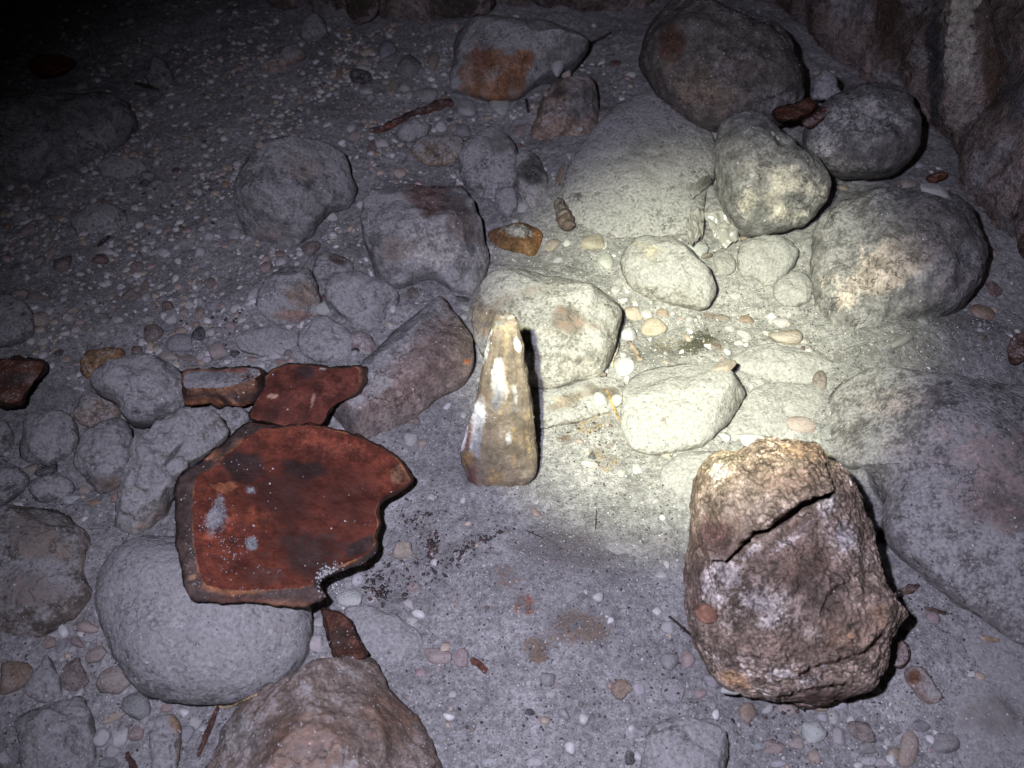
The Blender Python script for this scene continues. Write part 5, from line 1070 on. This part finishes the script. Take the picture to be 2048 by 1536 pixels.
def phrase(px, py, sx, col, shape):
    best = min(LAND.items(), key=lambda kv: math.hypot(px - kv[1][0], py - kv[1][1]) - kv[1][2])
    dx, dy = px - best[1][0], py - best[1][1]
    rel = ('right of' if dx > 0 else 'left of') if abs(dx) > abs(dy) else ('in front of' if dy > 0 else 'beyond')
    d = math.hypot(dx, dy) - best[1][2]
    size = 'tiny' if sx < 8 else 'small' if sx < 15 else 'medium' if sx < 24 else 'large'
    return f'{size} {col} {shape}', f'{rel} the {best[0]}', d
items = []
for tok in PEB.replace('\n', '|').split('|'):
    if not tok.strip(): continue
    t, x, y, rx, ry, an, c = tok.split()
    ox, oy, f = TILE[int(t)]
    items.append([ox + float(x) / f, oy + float(y) / f, float(rx) / f, float(ry) / f, float(an), c])
items.sort(key=lambda i: -i[2] * i[3])
bpy.context.view_layer.update(); _dg = bpy.context.evaluated_depsgraph_get()
spots = [surface(i[0], i[1]) for i in items]
info, tally = [], {}
for it in items:
    px, py, rx, ry, an, c = it
    chip = c in 'dr' or (c == 'b' and max(rx, ry) < 11)
    ra = max(rx, ry) / min(rx, ry)
    shape = 'angular chip' if chip else ('elongated pebble' if ra > 1.8 else 'oval pebble' if ra > 1.25 else 'rounded pebble')
    a, b, d = phrase(px, py, max(rx, ry), PC[c][1], shape)
    info.append((a, b, d, chip)); tally.setdefault((a, b), []).append((d, len(info) - 1))
ORD = ['nearest', 'second nearest', 'third nearest', 'fourth nearest', 'fifth nearest', 'sixth nearest', 'seventh nearest', 'eighth nearest']
label_of = {}
for (a, b), lst in tally.items():
    lst.sort()
    for q, (d, k) in enumerate(lst):
        label_of[k] = f'{a} lying {b}' if len(lst) == 1 else f'{a}, {ORD[min(q, 7)]} of its kind {b}'
rp = random.Random(5)
for k, (it, (loc, nor)) in enumerate(zip(items, spots)):
    px, py, rx, ry, an, c = it
    a, b, d, chip = info[k]
    an = math.radians(an)
    z = loc[2]
    X1 = plane_pt(px + rx * math.cos(an), py + rx * math.sin(an), z) - plane_pt(px, py, z)
    Y1 = plane_pt(px - ry * math.sin(an), py + ry * math.cos(an), z) - plane_pt(px, py, z)
    sxl, syl = np.linalg.norm(X1), np.linalg.norm(Y1)
    ex = Vector(X1) / sxl; ez = Vector(nor).lerp(Vector((0, 0, 1)), 0.6).normalized()
    ey = ez.cross(ex).normalized(); ex = ey.cross(ez)
    hz = min(sxl, syl) * rp.uniform(0.5, 0.8)
    syl *= 0.92
    o = bpy.data.objects.new('chip' if chip else 'pebble', rp.choice(CHIP if chip or rp.random() < 0.22 else ROUND))
    COL.objects.link(o)
    ctr = Vector(loc) + Vector((0, 0, 1)) * hz * rp.uniform(-0.05, 0.38)
    mt = Matrix((ex * sxl, ey * syl, ez * hz)).transposed().to_4x4(); mt.translation = ctr
    flip = Matrix.Diagonal((rp.choice((1, -1)), 1, 1, 1))
    if flip[0][0] < 0: flip = Matrix.Rotation(math.pi, 4, 'Z')
    o.matrix_world = mt @ flip
    base = PC[c][0]; v = rp.uniform(0.82, 1.12)
    o.color = (*(min(0.8, x * v * rp.uniform(0.95, 1.05)) for x in base), 1)
    o['label'] = label_of[k]; o['category'] = 'chip' if chip else 'pebble'
    o['group'] = 'dark and rusty chips in the sand' if chip else 'pebbles strewn over the sand'
    o['dust'] = 0.2

# ------------------------------------------------------------------ what nobody could count: gravel, grains, crumbs
bpy.context.view_layer.update(); _dg = bpy.context.evaluated_depsgraph_get()
def drop(x, y):
    hit, loc, nor, idx, ob, mt = scene.ray_cast(_dg, Vector((x, y, 1.0)), Vector((0, 0, -1)))
    return (np.array(loc), ob.name) if hit and loc[2] < 0.3 else (None, None)
OCT_V = np.array([(1, 0, 0), (-1, 0, 0), (0, 1, 0), (0, -1, 0), (0, 0, 1), (0, 0, -1)], float)
OCT_F = np.array([(0, 2, 4), (2, 1, 4), (1, 3, 4), (3, 0, 4), (2, 0, 5), (1, 2, 5), (3, 1, 5), (0, 3, 5)])
def scatter(name, label, cat, pts, sizes, cols, flat=0.8, smooth=False, squash=None):
    n = len(pts); rg = np.random.default_rng(len(name))
    A = rg.uniform(0, 2 * math.pi, n); el = rg.uniform(0.6, 1.5, n)
    v = OCT_V[None] * (1 + rg.uniform(-0.35, 0.25, (n, 6, 1)))
    v = v * np.stack([el, 1 / el, np.full(n, flat)], -1)[:, None]
    tl = rg.normal(0, 0.5, n)
    y, z = v[..., 1] * np.cos(tl)[:, None] - v[..., 2] * np.sin(tl)[:, None], v[..., 1] * np.sin(tl)[:, None] + v[..., 2] * np.cos(tl)[:, None]
    x = v[..., 0] * np.cos(A)[:, None] - y * np.sin(A)[:, None]; y = v[..., 0] * np.sin(A)[:, None] + y * np.cos(A)[:, None]
    v = np.stack([x, y, z], -1) * np.asarray(sizes)[:, None, None] + np.asarray(pts)[:, None]
    F = (OCT_F[None] + (np.arange(n) * 6)[:, None, None]).reshape(-1, 3)
    T = np.repeat(np.c_[cols, np.ones(n)], 6, axis=0)
    me = make_mesh(name, v.reshape(-1, 3), F, M['grain'], T, smooth)
    return link(name, me, (0, 0, 0), None, label, cat, None, 'stuff')

clean = ('terracotta', 'inner_face', 'broken_edge', 'cracked_lump', 'plastic', 'cave', 'rock')
rg = np.random.default_rng(77)
def region(n, y_pow=1.0):
    u = rg.uniform(0, 1, n)
    y = 0.10 + 0.95 * u ** y_pow
    x = rg.uniform(-1, 1, n) * (0.30 + 0.36 * y)
    return x, y
pal = np.array([(0.30, 0.295, 0.29), (0.22, 0.215, 0.21), (0.5, 0.49, 0.47), (0.62, 0.62, 0.62), (0.05, 0.045, 0.042), (0.30, 0.22, 0.16), (0.14, 0.12, 0.11)])
x, y = region(64000, 1.6)
pts, szs, cs = [], [], []
for a, b in zip(x, y):
    l, nm = drop(a, b)
    if l is None or nm.startswith(clean): continue
    onst = not nm.startswith('ground')
    if onst and rg.uniform() < 0.55: continue
    pts.append(l); szs.append(rg.uniform(0.00030, 0.00075) * (1.25 if not onst else 0.9)); cs.append(pal[rg.choice(7, p=[.34, .2, .14, .08, .12, .05, .07])])
scatter('sand_grains', 'coarse grey sand grains spread over floor and stones', 'sand', np.array(pts), np.array(szs), np.array(cs))
# fine gravel: dense in the dim upper left, sparse elsewhere
pts, szs, cs = [], [], []
P3 = None
x, y = region(75000, 0.8)
px, py = project(np.c_[x, y, 0 * x])
den = 0.06 + 0.9 * np.clip(np.exp(-((px - 250) / 420) ** 2 - ((py - 470) / 300) ** 2) + 0.8 * np.exp(-((px - 760) / 260) ** 2 - ((py - 150) / 130) ** 2) + 0.55 * np.exp(-((px - 1700) / 230) ** 2 - ((py - 1460) / 70) ** 2) + 0.5 * np.exp(-((px - 180) / 160) ** 2 - ((py - 1400) / 130) ** 2) + 0.3 * np.exp(-((px - 1330) / 90) ** 2 - ((py - 640) / 50) ** 2), 0, 1)
den *= 0.30 + 0.9 * sstep(-0.15, 0.35, perlin(np.c_[x, y, 0 * x], 16, 91))
gp = np.array([PC[c][0] for c in 'wcpgobd'])
for a, b, d in zip(x, y, den):
    if rg.uniform() > d: continue
    l, nm = drop(a, b)
    if l is None or not nm.startswith('ground'): continue
    s = 0.0008 + 0.0032 * rg.uniform() ** 3.0
    pts.append(l + [0, 0, s * 0.1]); szs.append(s); cs.append(gp[rg.choice(7, p=[.46, .14, .10, .2, .02, .04, .04] if s < 0.0014 else [.52, .16, .11, .19, .01, .01, 0])] * rg.uniform(0.75, 1.15))
def grit(name, label, cat, pts, szs, cs):
    n = len(pts); base = [np.array([v.co for v in m.vertices]) for m in GRIT]; fb = np.array([p.vertices[:] for p in GRIT[0].polygons])
    pick = rg.integers(0, len(base), n); A = rg.uniform(0, 2 * math.pi, n); el = rg.uniform(0.75, 1.35, n); fl = rg.uniform(0.5, 0.85, n)
    v = np.array(base)[pick]
    x, y, z = v[..., 0] * el[:, None], v[..., 1] / el[:, None], v[..., 2] * fl[:, None]
    v = np.stack([x * np.cos(A)[:, None] - y * np.sin(A)[:, None], x * np.sin(A)[:, None] + y * np.cos(A)[:, None], z], -1) * szs[:, None, None] + pts[:, None]
    nv = v.shape[1]
    F = (fb[None] + (np.arange(n) * nv)[:, None, None]).reshape(-1, 3)
    me = make_mesh(name, v.reshape(-1, 3), F, M['grain'], np.repeat(np.c_[cs, np.ones(n)], nv, axis=0))
    return link(name, me, (0, 0, 0), None, label, cat, None, 'stuff')
def grit_shape(seed):
    import bmesh
    bm = bmesh.new(); bmesh.ops.create_icosphere(bm, subdivisions=2, radius=1.0)
    V = np.array([v.co for v in bm.verts]); F = [tuple(v.index for v in f.verts) for f in bm.faces]; bm.free()
    V = V * (1 + 0.32 * perlin(V + seed, 0.8, seed))[:, None]
    q5 = np.random.default_rng(seed)
    for _ in range(5):
        k = q5.normal(size=3); k /= np.linalg.norm(k)
        V = V - k * (np.maximum(0, V @ k - q5.uniform(0.4, 0.75)) * 0.9)[:, None]
    return make_mesh('grit', V, F, M['grain'])
GRIT = [grit_shape(970 + k) for k in range(6)]
grit('gravel', 'fine pale gravel scattered through the sand, densest in the dim upper left', 'gravel', np.array(pts), np.array(szs), np.array(cs))
# dark crumbs of bark: thick beside the sherd, thin elsewhere
pts, szs, cs = [], [], []
def crumbs(cx, cy, rx, ry, n, smin, smax, ang=0.0):
    for _ in range(int(n * 0.8)):
        u, v = rg.normal(0, 0.5), rg.normal(0, 0.5)
        ca, sa = math.cos(ang), math.sin(ang)
        l, nr_ = surface(cx + u * rx * ca - v * ry * sa, cy + u * rx * sa + v * ry * ca)
        s = smin * 0.7 + (smax * 1.25 - smin * 0.7) * rg.uniform() ** 2.4
        pts.append(l + [0, 0, s * 0.2]); szs.append(s); cs.append(np.array(((0.05, 0.038, 0.036), (0.09, 0.05, 0.045), (0.035, 0.032, 0.032))[rg.integers(0, 3)]))
for a in ((835, 1040, 50, 40, 130, .0004, .0012, 0.3), (865, 1100, 16, 40, 60, .0006, .0019, 0.2), (960, 1082, 70, 12, 80, .0005, .0016, -0.45), (920, 1115, 60, 14, 60, .0004, .0013, -0.3), (770, 1160, 70, 34, 140, .0004, .0016, 0.0), (860, 1140, 50, 30, 70, .0004, .0013, 0.4), (760, 1195, 40, 16, 40, .0006, .0018, 0.5), (720, 1125, 30, 10, 40, .0004, .0012, -0.4),
          (1190, 850, 60, 40, 90, .0003, .001, 0.0), (1200, 920, 40, 40, 60, .0003, .0009, 0.0), (1390, 690, 50, 26, 120, .0003, .0007, 0.0), (1250, 700, 20, 20, 20, .0004, .0009, 0.0), (1040, 1440, 200, 60, 60, .0003, .0009, 0.0), (1330, 1330, 60, 120, 60, .0003, .0011, 0.0), (1880, 1200, 120, 60, 90, .0003, .0009, 0.4), (1640, 700, 30, 60, 60, .0003, .0009, 0.0), (330, 420, 150, 100, 60, .0006, .0018, 0.0), (450, 640, 120, 60, 60, .0005, .0015, 0.0), (1540, 1430, 120, 30, 40, .0004, .0014, 0.0), (1620, 620, 8, 80, 60, .0003, .0009, 0.0)):
    crumbs(*a)
scatter('bark_crumbs', 'dark crumbs of bark and soil strewn beside the sherd and over the sand', 'crumbs', np.array(pts), np.array(szs), np.array(cs), 0.6)
# pale grains lying on the big sherd
pts, szs, cs = [], [], []
for cx, cy, rx, ry, n in ((432, 1040, 24, 42, 90), (460, 1095, 45, 44, 70), (380, 1090, 14, 80, 34), (480, 930, 46, 14, 12), (502, 1085, 12, 12, 26), (502, 980, 9, 7, 12), (720, 1045, 30, 20, 6), (560, 1000, 110, 70, 8), (500, 1185, 60, 10, 16), (400, 1170, 20, 26, 14), (520, 1145, 60, 14, 10)):
    for _ in range(n):
        l, _n = surface(cx + rg.normal(0, 0.55) * rx, cy + rg.normal(0, 0.55) * ry)
        s = rg.uniform(0.00022, 0.0005); pts.append(l + [0, 0, s * 0.4]); szs.append(s); cs.append(np.array((0.55, 0.58, 0.6)) * rg.uniform(0.6, 1.1))
for cx, cy, r_ in ((663, 1160, 26),):            # a little heap of sand spilling over its lower rim
    for _ in range(420):
        u, v = rg.normal(0, 0.5, 2)
        l, _n = surface(cx + u * r_, cy + v * r_ * 1.15)
        s = rg.uniform(0.0004, 0.0009); pts.append(l + [0, 0, s * 0.5 + 0.003 * math.exp(-2 * (u * u + v * v))]); szs.append(s); cs.append(pal[rg.choice(4)])
scatter('loose_sand', 'pale sand grains sprinkled on the largest terracotta sherd', 'sand', np.array(pts), np.array(szs), np.array(cs))
